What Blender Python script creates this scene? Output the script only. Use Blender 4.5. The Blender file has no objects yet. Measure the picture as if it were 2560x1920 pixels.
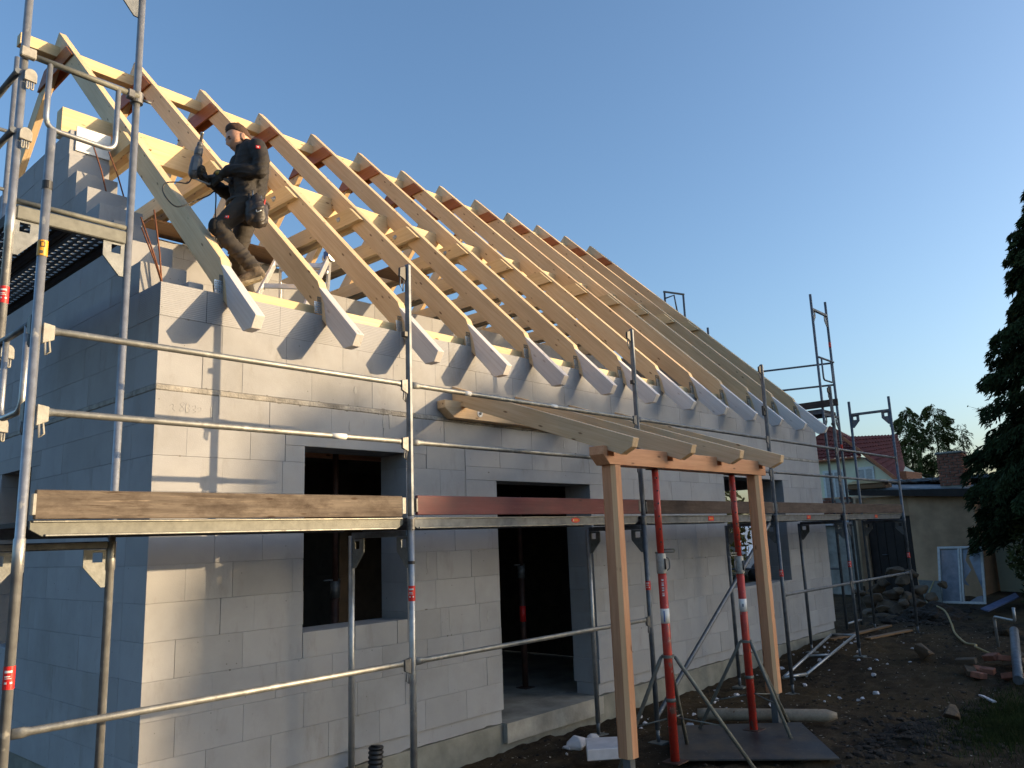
import bpy, bmesh, math, random
import numpy as np
from mathutils import Vector as V, Matrix, noise
random.seed(7); np.random.seed(7)
S = bpy.context.scene
COL = S.collection
PI = math.pi

# ------------------------------------------------------------------ camera
CAM = V((-2.4312, -5.5267, 1.591)); YAW, PITCH, ROLL = 0.8402, 0.1904, -0.0373
cd = bpy.data.cameras.new('camera'); cam = bpy.data.objects.new('camera', cd); COL.objects.link(cam)
fw = V((math.sin(YAW)*math.cos(PITCH), math.cos(YAW)*math.cos(PITCH), math.sin(PITCH)))
r0 = V((math.cos(YAW), -math.sin(YAW), 0)); u0 = r0.cross(fw)
rr = r0*math.cos(ROLL)+u0*math.sin(ROLL); uu = -r0*math.sin(ROLL)+u0*math.cos(ROLL)
cam.matrix_world = Matrix(((rr.x, uu.x, -fw.x, CAM.x), (rr.y, uu.y, -fw.y, CAM.y), (rr.z, uu.z, -fw.z, CAM.z), (0, 0, 0, 1)))
cd.sensor_width = 36; cd.lens = 2004.18/2560*36; cd.clip_start = 0.05; cd.clip_end = 3000
S.camera = cam
# ------------------------------------------------------------------ light
SUNV = V((0.91, -1.0, 0.215)).normalized()
EL = math.asin(SUNV.z); AZ = math.atan2(SUNV.x, SUNV.y)
w = bpy.data.worlds.new('World'); S.world = w; w.use_nodes = True
nt = w.node_tree; nt.nodes.clear()
sky = nt.nodes.new('ShaderNodeTexSky'); sky.sky_type = 'NISHITA'; sky.sun_disc = False
sky.sun_elevation = EL; sky.sun_rotation = AZ; sky.air_density = 1.0; sky.dust_density = 2.8; sky.ozone_density = 3.0; sky.altitude = 50
bg = nt.nodes.new('ShaderNodeBackground'); bg.inputs[1].default_value = 0.15
wo = nt.nodes.new('ShaderNodeOutputWorld')
nt.links.new(sky.outputs[0], bg.inputs[0]); nt.links.new(bg.outputs[0], wo.inputs[0])
sl = bpy.data.lights.new('sun', 'SUN'); sl.energy = 3.5; sl.angle = math.radians(0.53); sl.color = (1.0, 0.73, 0.42)
sun = bpy.data.objects.new('sun', sl); COL.objects.link(sun); sun.location = (20, -20, 12)
sun.rotation_euler = (-SUNV).to_track_quat('-Z', 'Y').to_euler()
S.view_settings.view_transform = 'Standard'; S.view_settings.look = 'None'
S.view_settings.exposure = 1.2; S.view_settings.gamma = 1.0; S.view_settings.use_curve_mapping = False

# ------------------------------------------------------------------ materials
def mat_new(name):
    m = bpy.data.materials.new(name); m.use_nodes = True
    t = m.node_tree; b = t.nodes['Principled BSDF']
    return m, t, b
def N(t, ty, **kw):
    n = t.nodes.new(ty)
    for k, v in kw.items():
        if k.startswith('i'):
            n.inputs[int(k[1:])].default_value = v
        else: setattr(n, k, v)
    return n
def coords(t, scale=(1, 1, 1), rnd=True):
    tc = N(t, 'ShaderNodeTexCoord'); mp = N(t, 'ShaderNodeMapping'); mp.inputs['Scale'].default_value = scale
    t.links.new(tc.outputs['Object'], mp.inputs['Vector'])
    if rnd:
        oi = N(t, 'ShaderNodeObjectInfo'); ml = N(t, 'ShaderNodeMath', operation='MULTIPLY'); ml.inputs[1].default_value = 37.0
        t.links.new(oi.outputs['Random'], ml.inputs[0])
        t.links.new(ml.outputs[0], mp.inputs['Location'])
    return mp.outputs[0]
def ramp(t, fac, stops):
    r = N(t, 'ShaderNodeValToRGB'); e = r.color_ramp.elements
    while len(e) > 1: e.remove(e[0])
    e[0].position = stops[0][0]; e[0].color = (*stops[0][1], 1)
    for p, c in stops[1:]:
        x = e.new(p); x.color = (*c, 1)
    t.links.new(fac, r.inputs[0]); return r.outputs[0]
def mix(t, a, b, fac, mode='MIX'):
    m = N(t, 'ShaderNodeMix', data_type='RGBA', blend_type=mode)
    for s, v in ((6, a), (7, b), (0, fac)):
        if hasattr(v, 'links'): t.links.new(v, m.inputs[s])
        elif s == 0: m.inputs[0].default_value = v
        else: m.inputs[s].default_value = (*v, 1)
    return m.outputs[2]
def noise_n(t, co, scale, detail=4, rough=0.6):
    n = N(t, 'ShaderNodeTexNoise'); n.inputs['Scale'].default_value = scale; n.inputs['Detail'].default_value = detail
    n.inputs['Roughness'].default_value = rough
    t.links.new(co, n.inputs['Vector']); return n.outputs['Fac']
def bump(t, b, h, strength=0.3, dist=0.01):
    n = N(t, 'ShaderNodeBump'); n.inputs['Strength'].default_value = strength; n.inputs['Distance'].default_value = dist
    t.links.new(h, n.inputs['Height']); t.links.new(n.outputs[0], b.inputs['Normal'])
def simple(name, col, rough=0.6, metal=0.0, var=0.25, scale=8, bs=0.2, bd=0.004, vscale=(1, 1, 1), rnd=True):
    m, t, b = mat_new(name); co = coords(t, vscale, rnd)
    f = noise_n(t, co, scale, 5)
    c = ramp(t, f, [(0.3, tuple(x*(1-var) for x in col)), (0.7, tuple(min(1, x*(1+var)) for x in col))])
    t.links.new(c, b.inputs['Base Color']); b.inputs['Roughness'].default_value = rough; b.inputs['Metallic'].default_value = metal
    if bs: bump(t, b, noise_n(t, co, scale*6, 3), bs, bd)
    return m
def wood(name, c1, c2, knot=(0.16, 0.07, 0.03), rough=0.6, grain=1.0, dirt=None, dirtamt=0.5, crack=0):
    m, t, b = mat_new(name)
    co = coords(t, (1.1, 16*grain, 16*grain)); f = noise_n(t, co, 2.2, 6, 0.65)
    c = ramp(t, f, [(0.28, c1), (0.5, tuple((a+d)/2 for a, d in zip(c1, c2))), (0.72, c2)])
    co1 = coords(t, (0.35, 1.2, 1.2)); big = noise_n(t, co1, 1.5, 2)
    c = mix(t, c, tuple(x*0.84 for x in c1), ramp(t, big, [(0.45, (0, 0, 0)), (0.75, (0.7, 0.7, 0.7))]))
    co2 = coords(t, (2.2, 7, 7))
    vo = N(t, 'ShaderNodeTexVoronoi'); vo.inputs['Scale'].default_value = 1.7; t.links.new(co2, vo.inputs['Vector'])
    k = ramp(t, vo.outputs['Distance'], [(0.0, (1, 1, 1)), (0.075, (0.8, 0.8, 0.8)), (0.13, (0.0, 0.0, 0.0))])
    c = mix(t, c, knot, k)
    co3 = coords(t, (0.8, 40, 40)); fine = noise_n(t, co3, 2.0, 3)
    c = mix(t, c, (0.75, 0.7, 0.65), ramp(t, fine, [(0.35, (0.35, 0.35, 0.35)), (0.6, (0, 0, 0))]), 'MULTIPLY')
    if crack:
        co5 = coords(t, (1.6, 26, 26)); k5 = noise_n(t, co5, 1.6, 5, 0.7)
        c = mix(t, c, (0.045, 0.028, 0.018), ramp(t, k5, [(0.30, (crack,)*3), (0.40, (0, 0, 0))]))
        c = mix(t, c, (0.45, 0.36, 0.27), ramp(t, k5, [(0.60, (0, 0, 0)), (0.72, (crack*.6,)*3)]))
    if dirt:
        co4 = coords(t, (1.5, 3, 3)); d = noise_n(t, co4, 2.5, 6, 0.7)
        c = mix(t, c, dirt, ramp(t, d, [(0.42, (0, 0, 0)), (0.68, (dirtamt,)*3)]))
    oi = N(t, 'ShaderNodeObjectInfo')
    v = ramp(t, oi.outputs['Random'], [(0.0, (0.86, 0.85, 0.84)), (1.0, (1.06, 1.05, 1.02))])
    c = mix(t, c, v, 1.0, 'MULTIPLY')
    t.links.new(c, b.inputs['Base Color']); b.inputs['Roughness'].default_value = rough
    b.inputs['Specular IOR Level'].default_value = 0.25
    bump(t, b, fine, 0.25, 0.003)
    return m
M = {}
M['wood'] = wood('fresh_spruce', (0.70, 0.50, 0.29), (0.81, 0.635, 0.41))
M['wood_y'] = wood('yellow_spruce', (0.70, 0.525, 0.29), (0.81, 0.645, 0.40))
M['gusset'] = wood('red_brown_board', (0.30, 0.095, 0.030), (0.42, 0.155, 0.055), rough=0.5)
M['larch'] = wood('larch', (0.56, 0.27, 0.145), (0.72, 0.40, 0.235), grain=0.7)
M['larch_pale'] = wood('larch_sapwood', (0.60, 0.40, 0.24), (0.66, 0.46, 0.28))
M['porchwood'] = wood('spruce_aged', (0.70, 0.485, 0.285), (0.83, 0.635, 0.42))
M['paint'] = wood('white_glaze', (0.68, 0.655, 0.66), (0.76, 0.735, 0.735), knot=(0.45, 0.40, 0.38))
M['plank_old'] = wood('weathered_plank', (0.085, 0.068, 0.056), (0.215, 0.178, 0.145), knot=(0.06, 0.035, 0.02), dirt=(0.045, 0.030, 0.022), dirtamt=0.9, rough=0.8, crack=0.95)
M['plank_red'] = wood('red_painted_plank', (0.17, 0.055, 0.058), (0.235, 0.085, 0.085), knot=(0.09, 0.04, 0.04), dirt=(0.10, 0.055, 0.06), dirtamt=0.6, crack=0.35)
M['plank_dark'] = wood('dark_weathered_plank', (0.075, 0.055, 0.048), (0.16, 0.125, 0.105), knot=(0.03, 0.02, 0.02), dirt=(0.05, 0.035, 0.03), dirtamt=0.8, rough=0.85, crack=0.4)
M['brownboard'] = wood('brown_board', (0.20, 0.11, 0.055), (0.30, 0.18, 0.09))
M['log'] = wood('pale_log', (0.30, 0.25, 0.19), (0.42, 0.36, 0.28), dirt=(0.16, 0.12, 0.09))
M['core'] = simple('joint_mortar', (0.25, 0.25, 0.25), 0.9, bs=0)
M['concrete'] = simple('concrete', (0.30, 0.285, 0.25), 0.9, var=0.35, scale=3, bs=0.5, bd=0.01, rnd=False)
M['plinth'] = simple('plinth_concrete', (0.21, 0.205, 0.175), 0.9, var=0.4, scale=2.5, bs=0.5, bd=0.01, rnd=False)
M['band'] = simple('band_mortar', (0.30, 0.285, 0.26), 0.9, var=0.5, scale=7, bs=0.7, bd=0.015, rnd=False)
M['foam'] = simple('white_foam', (0.80, 0.80, 0.78), 0.7, var=0.05, scale=30)
M['inner_shade'] = simple('inner_wall_shade_tone', (0.065, 0.05, 0.038), 0.95, var=0.3, scale=5)  # pale block walls indoors; the dim-room shade is put into this dark brown
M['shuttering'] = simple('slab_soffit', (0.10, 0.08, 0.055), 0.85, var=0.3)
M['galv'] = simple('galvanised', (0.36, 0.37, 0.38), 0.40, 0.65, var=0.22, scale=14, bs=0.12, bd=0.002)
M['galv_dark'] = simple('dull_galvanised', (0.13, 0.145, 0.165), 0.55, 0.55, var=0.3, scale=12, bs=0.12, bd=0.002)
M['galv_pale'] = simple('pale_zinc', (0.165, 0.168, 0.150), 0.65, 0.3, var=0.2, scale=18, bs=0.15, bd=0.002)
def worn(m, col, lo, hi, scale, metal=0.0):
    t = m.node_tree; b = t.nodes['Principled BSDF']; src = b.inputs['Base Color'].links[0].from_socket
    k = ramp(t, noise_n(t, coords(t), scale, 6, 0.72), [(lo, (0, 0, 0)), (hi, (0.9, 0.9, 0.9))])
    t.links.new(mix(t, src, col, k), b.inputs['Base Color'])
    mm = N(t, 'ShaderNodeMath', operation='MULTIPLY_ADD'); mm.inputs[1].default_value = metal-b.inputs['Metallic'].default_value; mm.inputs[2].default_value = b.inputs['Metallic'].default_value
    t.links.new(k, mm.inputs[0]); t.links.new(mm.outputs[0], b.inputs['Metallic'])
    return m
worn(M['galv'], (0.42, 0.41, 0.38), 0.60, 0.66, 9)
M['plate'] = simple('pressed_plate', (0.17, 0.18, 0.185), 0.5, 0.5, var=0.25, scale=20)
M['rail'] = simple('dull_rail', (0.21, 0.215, 0.21), 0.5, 0.6, var=0.25, scale=14)
worn(M['rail'], (0.36, 0.35, 0.32), 0.58, 0.66, 7); worn(M['rail'], (0.10, 0.085, 0.07), 0.60, 0.68, 15)
M['cast'] = simple('cast_coupler', (0.15, 0.15, 0.15), 0.55, 0.6, var=0.3, scale=30)
M['castwhite'] = simple('cast_pale', (0.33, 0.32, 0.29), 0.6, 0.2, var=0.2, scale=30)
M['rod'] = simple('bolt_steel', (0.55, 0.55, 0.52), 0.35, 0.9, var=0.1)
M['bracket'] = simple('zinc_bracket', (0.30, 0.36, 0.42), 0.35, 0.8, var=0.3, scale=40)
M['rust'] = simple('rebar_rust', (0.20, 0.075, 0.035), 0.8, 0.2, var=0.3, scale=40)
M['redpaint'] = simple('red_prop_paint', (0.42, 0.035, 0.022), 0.45, 0.0, var=0.25, scale=10, bs=0.2)
worn(M['redpaint'], (0.16, 0.10, 0.08), 0.56, 0.64, 11); worn(M['redpaint'], (0.36, 0.27, 0.24), 0.62, 0.68, 16)
M['propdark'] = simple('dark_prop', (0.055, 0.024, 0.017), 0.6, 0.0, var=0.4, scale=10)
M['white'] = simple('white_label', (0.72, 0.72, 0.70), 0.5, var=0.06, scale=30, bs=0)
M['redlabel'] = simple('red_label', (0.60, 0.02, 0.018), 0.45, var=0.08, scale=30, bs=0)
M['orangelabel'] = simple('orange_label', (0.70, 0.33, 0.02), 0.45, var=0.08, scale=30, bs=0)
M['bluelabel'] = simple('blue_print', (0.06, 0.12, 0.35), 0.5, var=0.08, scale=30, bs=0)
M['black'] = simple('black_plastic', (0.018, 0.018, 0.02), 0.5, var=0.2, scale=20, bs=0.1)
M['drillgrey'] = simple('tool_grey', (0.10, 0.10, 0.105), 0.45, var=0.2, scale=30)
M['alu'] = simple('aluminium', (0.70, 0.70, 0.70), 0.35, 0.85, var=0.1, scale=20)
M['blueplastic'] = simple('blue_plastic', (0.02, 0.10, 0.42), 0.4, var=0.1)
M['deckwood'] = simple('dark_deck', (0.035, 0.032, 0.032), 0.75, 0.1, var=0.3, scale=6)
M['jacket'] = simple('fleece', (0.024, 0.020, 0.018), 0.8, var=0.2, scale=10, bs=0.4, bd=0.006)
M['trousers'] = simple('work_cloth', (0.040, 0.033, 0.027), 0.85, var=0.2, scale=7, bs=0.4, bd=0.006)
M['kneepad'] = simple('black_cloth', (0.012, 0.011, 0.011), 0.9, var=0.3, scale=14)
M['boot'] = simple('dusty_boot', (0.11, 0.085, 0.06), 0.9, var=0.6, scale=22, bs=0.5)
M['sole'] = simple('muddy_sole', (0.30, 0.25, 0.17), 0.95, var=0.5, scale=35, bs=0.6, bd=0.01)
M['glove'] = simple('work_glove', (0.03, 0.027, 0.022), 0.85, var=0.5, scale=20)
M['gloveyellow'] = simple('glove_patch', (0.25, 0.20, 0.06), 0.8, var=0.4, scale=40)
M['skin'] = simple('skin', (0.58, 0.32, 0.21), 0.5, var=0.10, scale=14, bs=0.1, bd=0.001)
M['eyewhite'] = simple('eye', (0.08, 0.05, 0.04), 0.3, var=0.1)
M['hair'] = simple('brown_hair', (0.075, 0.036, 0.018), 0.75, var=0.5, scale=40, bs=0.6, bd=0.006, vscale=(1, 1, 5))
M['leather'] = simple('worn_leather', (0.035, 0.027, 0.022), 0.5, var=0.7, scale=14, bs=0.4)
M['stone'] = simple('field_stone', (0.105, 0.072, 0.045), 0.9, var=0.5, scale=4, bs=0.7, bd=0.02)
M['aacchunk'] = simple('aac_chunk', (0.55, 0.53, 0.55), 0.9, var=0.1, scale=12)
M['brick'] = simple('old_brick', (0.26, 0.105, 0.065), 0.9, var=0.45, scale=7, bs=0.6)
M['plaster'] = simple('old_render', (0.50, 0.33, 0.20), 0.95, var=0.35, scale=1.1, bs=0.4, bd=0.01, rnd=False)
M['cream'] = simple('cream_render', (0.66, 0.64, 0.46), 0.9, var=0.06, scale=2, bs=0.1)
M['slate'] = simple('bitumen_roof', (0.16, 0.18, 0.20), 0.7, var=0.5, scale=5)
M['darkwood'] = simple('dark_door', (0.022, 0.016, 0.013), 0.7, var=0.4, scale=6, vscale=(1, 8, 1))
M['whiteframe'] = simple('white_gloss', (0.58, 0.58, 0.56), 0.5, var=0.15, scale=12)
M['bark'] = simple('bark', (0.085, 0.06, 0.042), 0.95, var=0.5, scale=9, bs=0.8, bd=0.03)
M['sheet'] = simple('black_formwork_sheet', (0.028, 0.029, 0.033), 0.5, var=0.6, scale=3, bs=0.2)
worn(M['sheet'], (0.085, 0.062, 0.042), 0.46, 0.62, 2.6); worn(M['sheet'], (0.12, 0.11, 0.10), 0.60, 0.66, 22)
M['hose'] = simple('yellow_hose', (0.34, 0.26, 0.11), 0.6, var=0.1)
M['tarp'] = simple('blue_grey_sheet', (0.10, 0.13, 0.24), 0.5, var=0.3)
M['vanwhite'] = simple('van_paint', (0.75, 0.75, 0.75), 0.3, var=0.03, bs=0)
M['carblue'] = simple('car_paint', (0.015, 0.025, 0.07), 0.25, var=0.1, bs=0)

def aac():
    m, t, b = mat_new('aerated_concrete')
    co = coords(t); big = noise_n(t, co, 2.3, 4)
    c = ramp(t, big, [(0.3, (0.325, 0.330, 0.346)), (0.7, (0.372, 0.377, 0.393))])
    oi = N(t, 'ShaderNodeObjectInfo')
    c = mix(t, c, ramp(t, oi.outputs['Random'], [(0.0, (0.94, 0.93, 0.91)), (0.3, (0.99, 0.99, 0.99)), (0.8, (1.0, 1.0, 1.0)), (1.0, (1.05, 1.05, 1.05))]), 1.0, 'MULTIPLY')
    vo = N(t, 'ShaderNodeTexVoronoi'); vo.inputs['Scale'].default_value = 16; t.links.new(co, vo.inputs['Vector'])
    sel = noise_n(t, co, 3.1, 2)
    k = ramp(t, vo.outputs['Distance'], [(0.0, (1, 1, 1)), (0.055, (1, 1, 1)), (0.09, (0, 0, 0))])
    k2 = mix(t, (0, 0, 0), k, ramp(t, sel, [(0.52, (0, 0, 0)), (0.6, (1, 1, 1))]))
    c = mix(t, c, (0.14, 0.13, 0.12), k2)
    co2 = coords(t, (1.0, 1.0, 0.30)); st = noise_n(t, co2, 5.0, 5, 0.7)
    c = mix(t, c, (0.26, 0.252, 0.238), ramp(t, st, [(0.56, (0, 0, 0)), (0.72, (0.6, 0.6, 0.6))]))
    c = mix(t, c, (0.41, 0.408, 0.412), ramp(t, st, [(0.24, (0.6, 0.6, 0.6)), (0.34, (0, 0, 0))]))
    ge = N(t, 'ShaderNodeNewGeometry'); wn_ = noise_n(t, ge.outputs['Position'], 0.9, 6, 0.7)
    c = mix(t, c, (0.84, 0.83, 0.80), ramp(t, wn_, [(0.48, (0, 0, 0)), (0.70, (0.9, 0.9, 0.9))]), 'MULTIPLY')
    t.links.new(c, b.inputs['Base Color']); b.inputs['Roughness'].default_value = 0.95
    b.inputs['Specular IOR Level'].default_value = 0.15
    g = noise_n(t, co, 120, 3); bump(t, b, g, 0.35, 0.003)
    return m
M['aac'] = aac()
def ribbed():
    m = M['aac'].copy(); m.name = 'ribbed_aerated_concrete'; t = m.node_tree; b = t.nodes['Principled BSDF']
    wv = N(t, 'ShaderNodeTexWave', wave_type='BANDS', bands_direction='Z'); wv.inputs['Scale'].default_value = 22; wv.inputs['Distortion'].default_value = 1.2
    tc = N(t, 'ShaderNodeTexCoord'); t.links.new(tc.outputs['Object'], wv.inputs['Vector'])
    bump(t, b, wv.outputs['Fac'], 0.35, 0.004); return m
M['aac_rib'] = ribbed()
def soil():
    m, t, b = mat_new('trodden_soil')
    tc = N(t, 'ShaderNodeTexCoord'); co = tc.outputs['Object']
    a = noise_n(t, co, 0.55, 6, 0.65); c2 = noise_n(t, co, 5.0, 7, 0.7)
    c = ramp(t, c2, [(0.28, (0.026, 0.018, 0.012)), (0.5, (0.062, 0.044, 0.028)), (0.75, (0.11, 0.082, 0.052))])
    c = mix(t, c, (0.125, 0.082, 0.038), ramp(t, a, [(0.46, (0, 0, 0)), (0.66, (0.75, 0.75, 0.75))]))
    c = mix(t, c, (0.020, 0.017, 0.015), ramp(t, noise_n(t, co, 1.1, 5, 0.7), [(0.5, (0, 0, 0)), (0.68, (0.8, 0.8, 0.8))]))
    vo = N(t, 'ShaderNodeTexVoronoi'); vo.inputs['Scale'].default_value = 22; t.links.new(co, vo.inputs['Vector'])
    c = mix(t, c, (0.17, 0.155, 0.14), ramp(t, vo.outputs['Distance'], [(0.0, (0.8, 0.8, 0.8)), (0.11, (0.6, 0.6, 0.6)), (0.16, (0, 0, 0))]))
    t.links.new(c, b.inputs['Base Color']); b.inputs['Roughness'].default_value = 1.0; b.inputs['Specular IOR Level'].default_value = 0.1
    bump(t, b, noise_n(t, co, 14, 8, 0.75), 1.0, 0.05)
    return m
M['soil'] = soil()
M['clod'] = simple('dark_clod', (0.030, 0.021, 0.014), 1.0, var=0.6, scale=14, bs=0.8, bd=0.02)
def leafmat(name, c1, c2, c3=None):
    m, t, b = mat_new(name); tc = N(t, 'ShaderNodeTexCoord')
    f = noise_n(t, tc.outputs['Object'], 1.7, 5, 0.7); g = noise_n(t, tc.outputs['Object'], 22, 2)
    c = ramp(t, f, [(0.35, c1), (0.65, c2)])
    c = mix(t, c, tuple(x*1.6 for x in (c3 or c2)), ramp(t, g, [(0.55, (0, 0, 0)), (0.75, (0.6, 0.6, 0.6))]))
    t.links.new(c, b.inputs['Base Color']); b.inputs['Roughness'].default_value = 0.8; b.inputs['Specular IOR Level'].default_value = 0.1
    return m
M['conifer'] = leafmat('conifer_needles', (0.016, 0.027, 0.012), (0.042, 0.062, 0.024))
M['pine'] = leafmat('pine_needles', (0.05, 0.065, 0.022), (0.11, 0.115, 0.035))
M['shrubleaf'] = leafmat('shrub_leaves', (0.03, 0.038, 0.014), (0.07, 0.08, 0.025))
M['autumn'] = leafmat('autumn_leaves', (0.12, 0.10, 0.03), (0.28, 0.22, 0.07))
M['grassleaf'] = leafmat('grass_blades', (0.022, 0.030, 0.010), (0.038, 0.052, 0.015))
def tiles():
    m, t, b = mat_new('red_roof_tiles'); co = coords(t); f = noise_n(t, co, 3, 4)
    c = ramp(t, f, [(0.3, (0.13, 0.022, 0.014)), (0.7, (0.21, 0.038, 0.023))])
    t.links.new(c, b.inputs['Base Color']); b.inputs['Roughness'].default_value = 0.6; return m
M['tiles'] = tiles()
M['verge'] = simple('verge_board', (0.35, 0.12, 0.05), 0.7)
def glass():
    m, t, b = mat_new('window_glass'); b.inputs['Base Color'].default_value = (0.20, 0.26, 0.36, 1); b.inputs['Roughness'].default_value = 0.12
    b.inputs['Specular IOR Level'].default_value = 0.8
    f = noise_n(t, coords(t), 6, 4); c = ramp(t, f, [(0.3, (0.16, 0.185, 0.23)), (0.7, (0.27, 0.30, 0.35))]); t.links.new(c, b.inputs['Base Color'])
    return m
M['glass'] = glass()

# ------------------------------------------------------------------ helpers
WM = {}
def tag(o, label=None, cat=None, group=None, kind=None):
    if label: o['label'] = label
    if cat: o['category'] = cat
    if group: o['group'] = group
    if kind: o['kind'] = kind
    return o
def link(o, Mx, parent):
    COL.objects.link(o)
    if parent is not None:
        o.parent = parent; o.matrix_parent_inverse = WM[parent].inverted()
    o.matrix_basis = Mx; WM[o] = Mx.copy(); return o
def empty(name, loc=(0, 0, 0)):
    o = bpy.data.objects.new(name, None); o.empty_display_size = 0.2
    return link(o, Matrix.Translation(V(loc)), None)
def mk(name, verts, faces, mat, parent=None, Mx=None, smooth=False):
    me = bpy.data.meshes.new(name); me.from_pydata([tuple(v) for v in verts], [], faces); me.validate(); me.update()
    for m in (mat if isinstance(mat, (list, tuple)) else [mat]): me.materials.append(m)
    if smooth: me.polygons.foreach_set('use_smooth', [True]*len(me.polygons))
    return link(bpy.data.objects.new(name, me), Mx or Matrix.Identity(4), parent)
def frame(origin, x, zhint):
    x = V(x).normalized(); y = V(zhint).cross(x)
    if y.length < 1e-5: y = V((0, 1, 0)).cross(x)
    if y.length < 1e-5: y = V((1, 0, 0)).cross(x)
    y.normalize(); z = x.cross(y)
    return Matrix(((x.x, y.x, z.x, origin[0]), (x.y, y.y, z.y, origin[1]), (x.z, y.z, z.z, origin[2]), (0, 0, 0, 1)))
def prism(name, pts, ext, mat, parent=None, grain=None, bev=0.003, zh=(0, 0, 1)):
    """extrude the planar polygon pts by ext; local X runs along grain"""
    pts = [V(p) for p in pts]; ext = V(ext); n = len(pts)
    Mx = frame(pts[0], grain or (pts[1]-pts[0]), zh); inv = Mx.inverted()
    vs = [inv @ p for p in pts]+[inv @ (p+ext) for p in pts]
    bm = bmesh.new(); bv = [bm.verts.new(v) for v in vs]
    bm.faces.new(bv[:n]); bm.faces.new(list(reversed(bv[n:])))
    for i in range(n): bm.faces.new((bv[i], bv[i+n], bv[(i+1) % n+n], bv[(i+1) % n]))
    bmesh.ops.recalc_face_normals(bm, faces=bm.faces)
    if bev: bmesh.ops.bevel(bm, geom=list(bm.edges), offset=bev, segments=1, affect='EDGES', profile=0.5)
    me = bpy.data.meshes.new(name); bm.to_mesh(me); bm.free(); me.materials.append(mat)
    return link(bpy.data.objects.new(name, me), Mx, parent)
def box(name, lo, hi, mat, parent=None, bev=0.003, grain=None):
    (a, b, c), (d, e, f) = lo, hi
    return prism(name, [(a, b, c), (d, b, c), (d, b, f), (a, b, f)], (0, e-b, 0), mat, parent, grain or (1, 0, 0), bev)
def beam(name, p, q, w, h, mat, parent=None, up=(0, 0, 1), bev=0.003):
    """rectangular bar from p to q; w across, h along up; centred on the axis"""
    p, q = V(p), V(q); Mx = frame(p, q-p, up); L = (q-p).length
    me_pts = [(0, -w/2, -h/2), (0, w/2, -h/2), (0, w/2, h/2), (0, -w/2, h/2)]
    bm = bmesh.new(); a = [bm.verts.new(v) for v in me_pts]; b = [bm.verts.new((L, v[1], v[2])) for v in me_pts]
    bm.faces.new(a[::-1]); bm.faces.new(b)
    for i in range(4): bm.faces.new((a[i], a[(i+1) % 4], b[(i+1) % 4], b[i]))
    bmesh.ops.recalc_face_normals(bm, faces=bm.faces)
    if bev: bmesh.ops.bevel(bm, geom=list(bm.edges), offset=bev, segments=1, affect='EDGES', profile=0.5)
    me = bpy.data.meshes.new(name); bm.to_mesh(me); bm.free(); me.materials.append(mat)
    return link(bpy.data.objects.new(name, me), Mx, parent)
def sweep(path, radii, seg=12, flat=None):
    """verts, faces of a closed tube along path; radii a number or a list"""
    P = [V(p) for p in path]; n = len(P)
    R = radii if isinstance(radii, (list, tuple)) else [radii]*n
    t = (P[1]-P[0]).normalized(); a = t.orthogonal().normalized() if abs(t.z) > 0.95 else V((0, 0, 1)).cross(t).normalized()
    vs, fs = [], []
    for i in range(n):
        t = ((P[min(i+1, n-1)]-P[max(i-1, 0)])).normalized()
        a = (a-t*a.dot(t)).normalized(); b = t.cross(a)
        r = R[i]; ra, rb = (r if isinstance(r, tuple) else (r, r))
        for k in range(seg):
            an = 2*PI*k/seg; vs.append(P[i]+a*(ra*math.cos(an))+b*(rb*math.sin(an)))
    for i in range(n-1):
        for k in range(seg):
            k2 = (k+1) % seg; fs.append((i*seg+k, i*seg+k2, (i+1)*seg+k2, (i+1)*seg+k))
    fs.append(tuple(reversed(range(seg)))); fs.append(tuple((n-1)*seg+k for k in range(seg)))
    return vs, fs
def tube(name, path, r, mat, parent=None, seg=12, local=True):
    o = V(path[0])
    vs, fs = sweep([V(p)-o for p in path], r, seg)
    ob = mk(name, vs, fs, mat, parent, Matrix.Translation(o), smooth=True)
    me = ob.data
    for p in list(me.polygons)[-2:]: p.use_smooth = False
    return ob
def ring(name, c, axis, r0_, r1_, L, mat, parent=None, seg=20):
    """hollow collar"""
    c = V(c); ax = V(axis).normalized(); a = ax.orthogonal().normalized(); b = ax.cross(a); vs, fs = [], []
    for h in (0, L):
        for r in (r0_, r1_):
            for k in range(seg):
                an = 2*PI*k/seg; vs.append(c+ax*h+a*r*math.cos(an)+b*r*math.sin(an))
    q = lambda ring_, k: ring_*seg+k % seg
    for k in range(seg):
        fs += [(q(1, k), q(1, k+1), q(3, k+1), q(3, k)), (q(0, k+1), q(0, k), q(2, k), q(2, k+1)),
               (q(0, k), q(0, k+1), q(1, k+1), q(1, k)), (q(2, k+1), q(2, k), q(3, k), q(3, k+1))]
    return mk(name, vs, fs, mat, parent, smooth=False)
def dup(o, T, parent=None, rec=True):
    c = o.copy(); link(c, T @ WM[o], parent)
    if rec:
        for ch in list(o.children): dup(ch, T, c)
    return c
def arc(p, q, r, c, n=6):
    return
def bend(pts, r, n=5):
    """polyline with rounded corners"""
    P = [V(p) for p in pts]; out = [P[0]]
    for i in range(1, len(P)-1):
        a = (P[i-1]-P[i]).normalized(); b = (P[i+1]-P[i]).normalized()
        for k in range(n+1):
            s = k/n; x = P[i]+a*r; y = P[i]+b*r
            out.append(x*(1-s)**2+P[i]*2*s*(1-s)+y*s*s)
    out.append(P[-1]); return out

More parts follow.
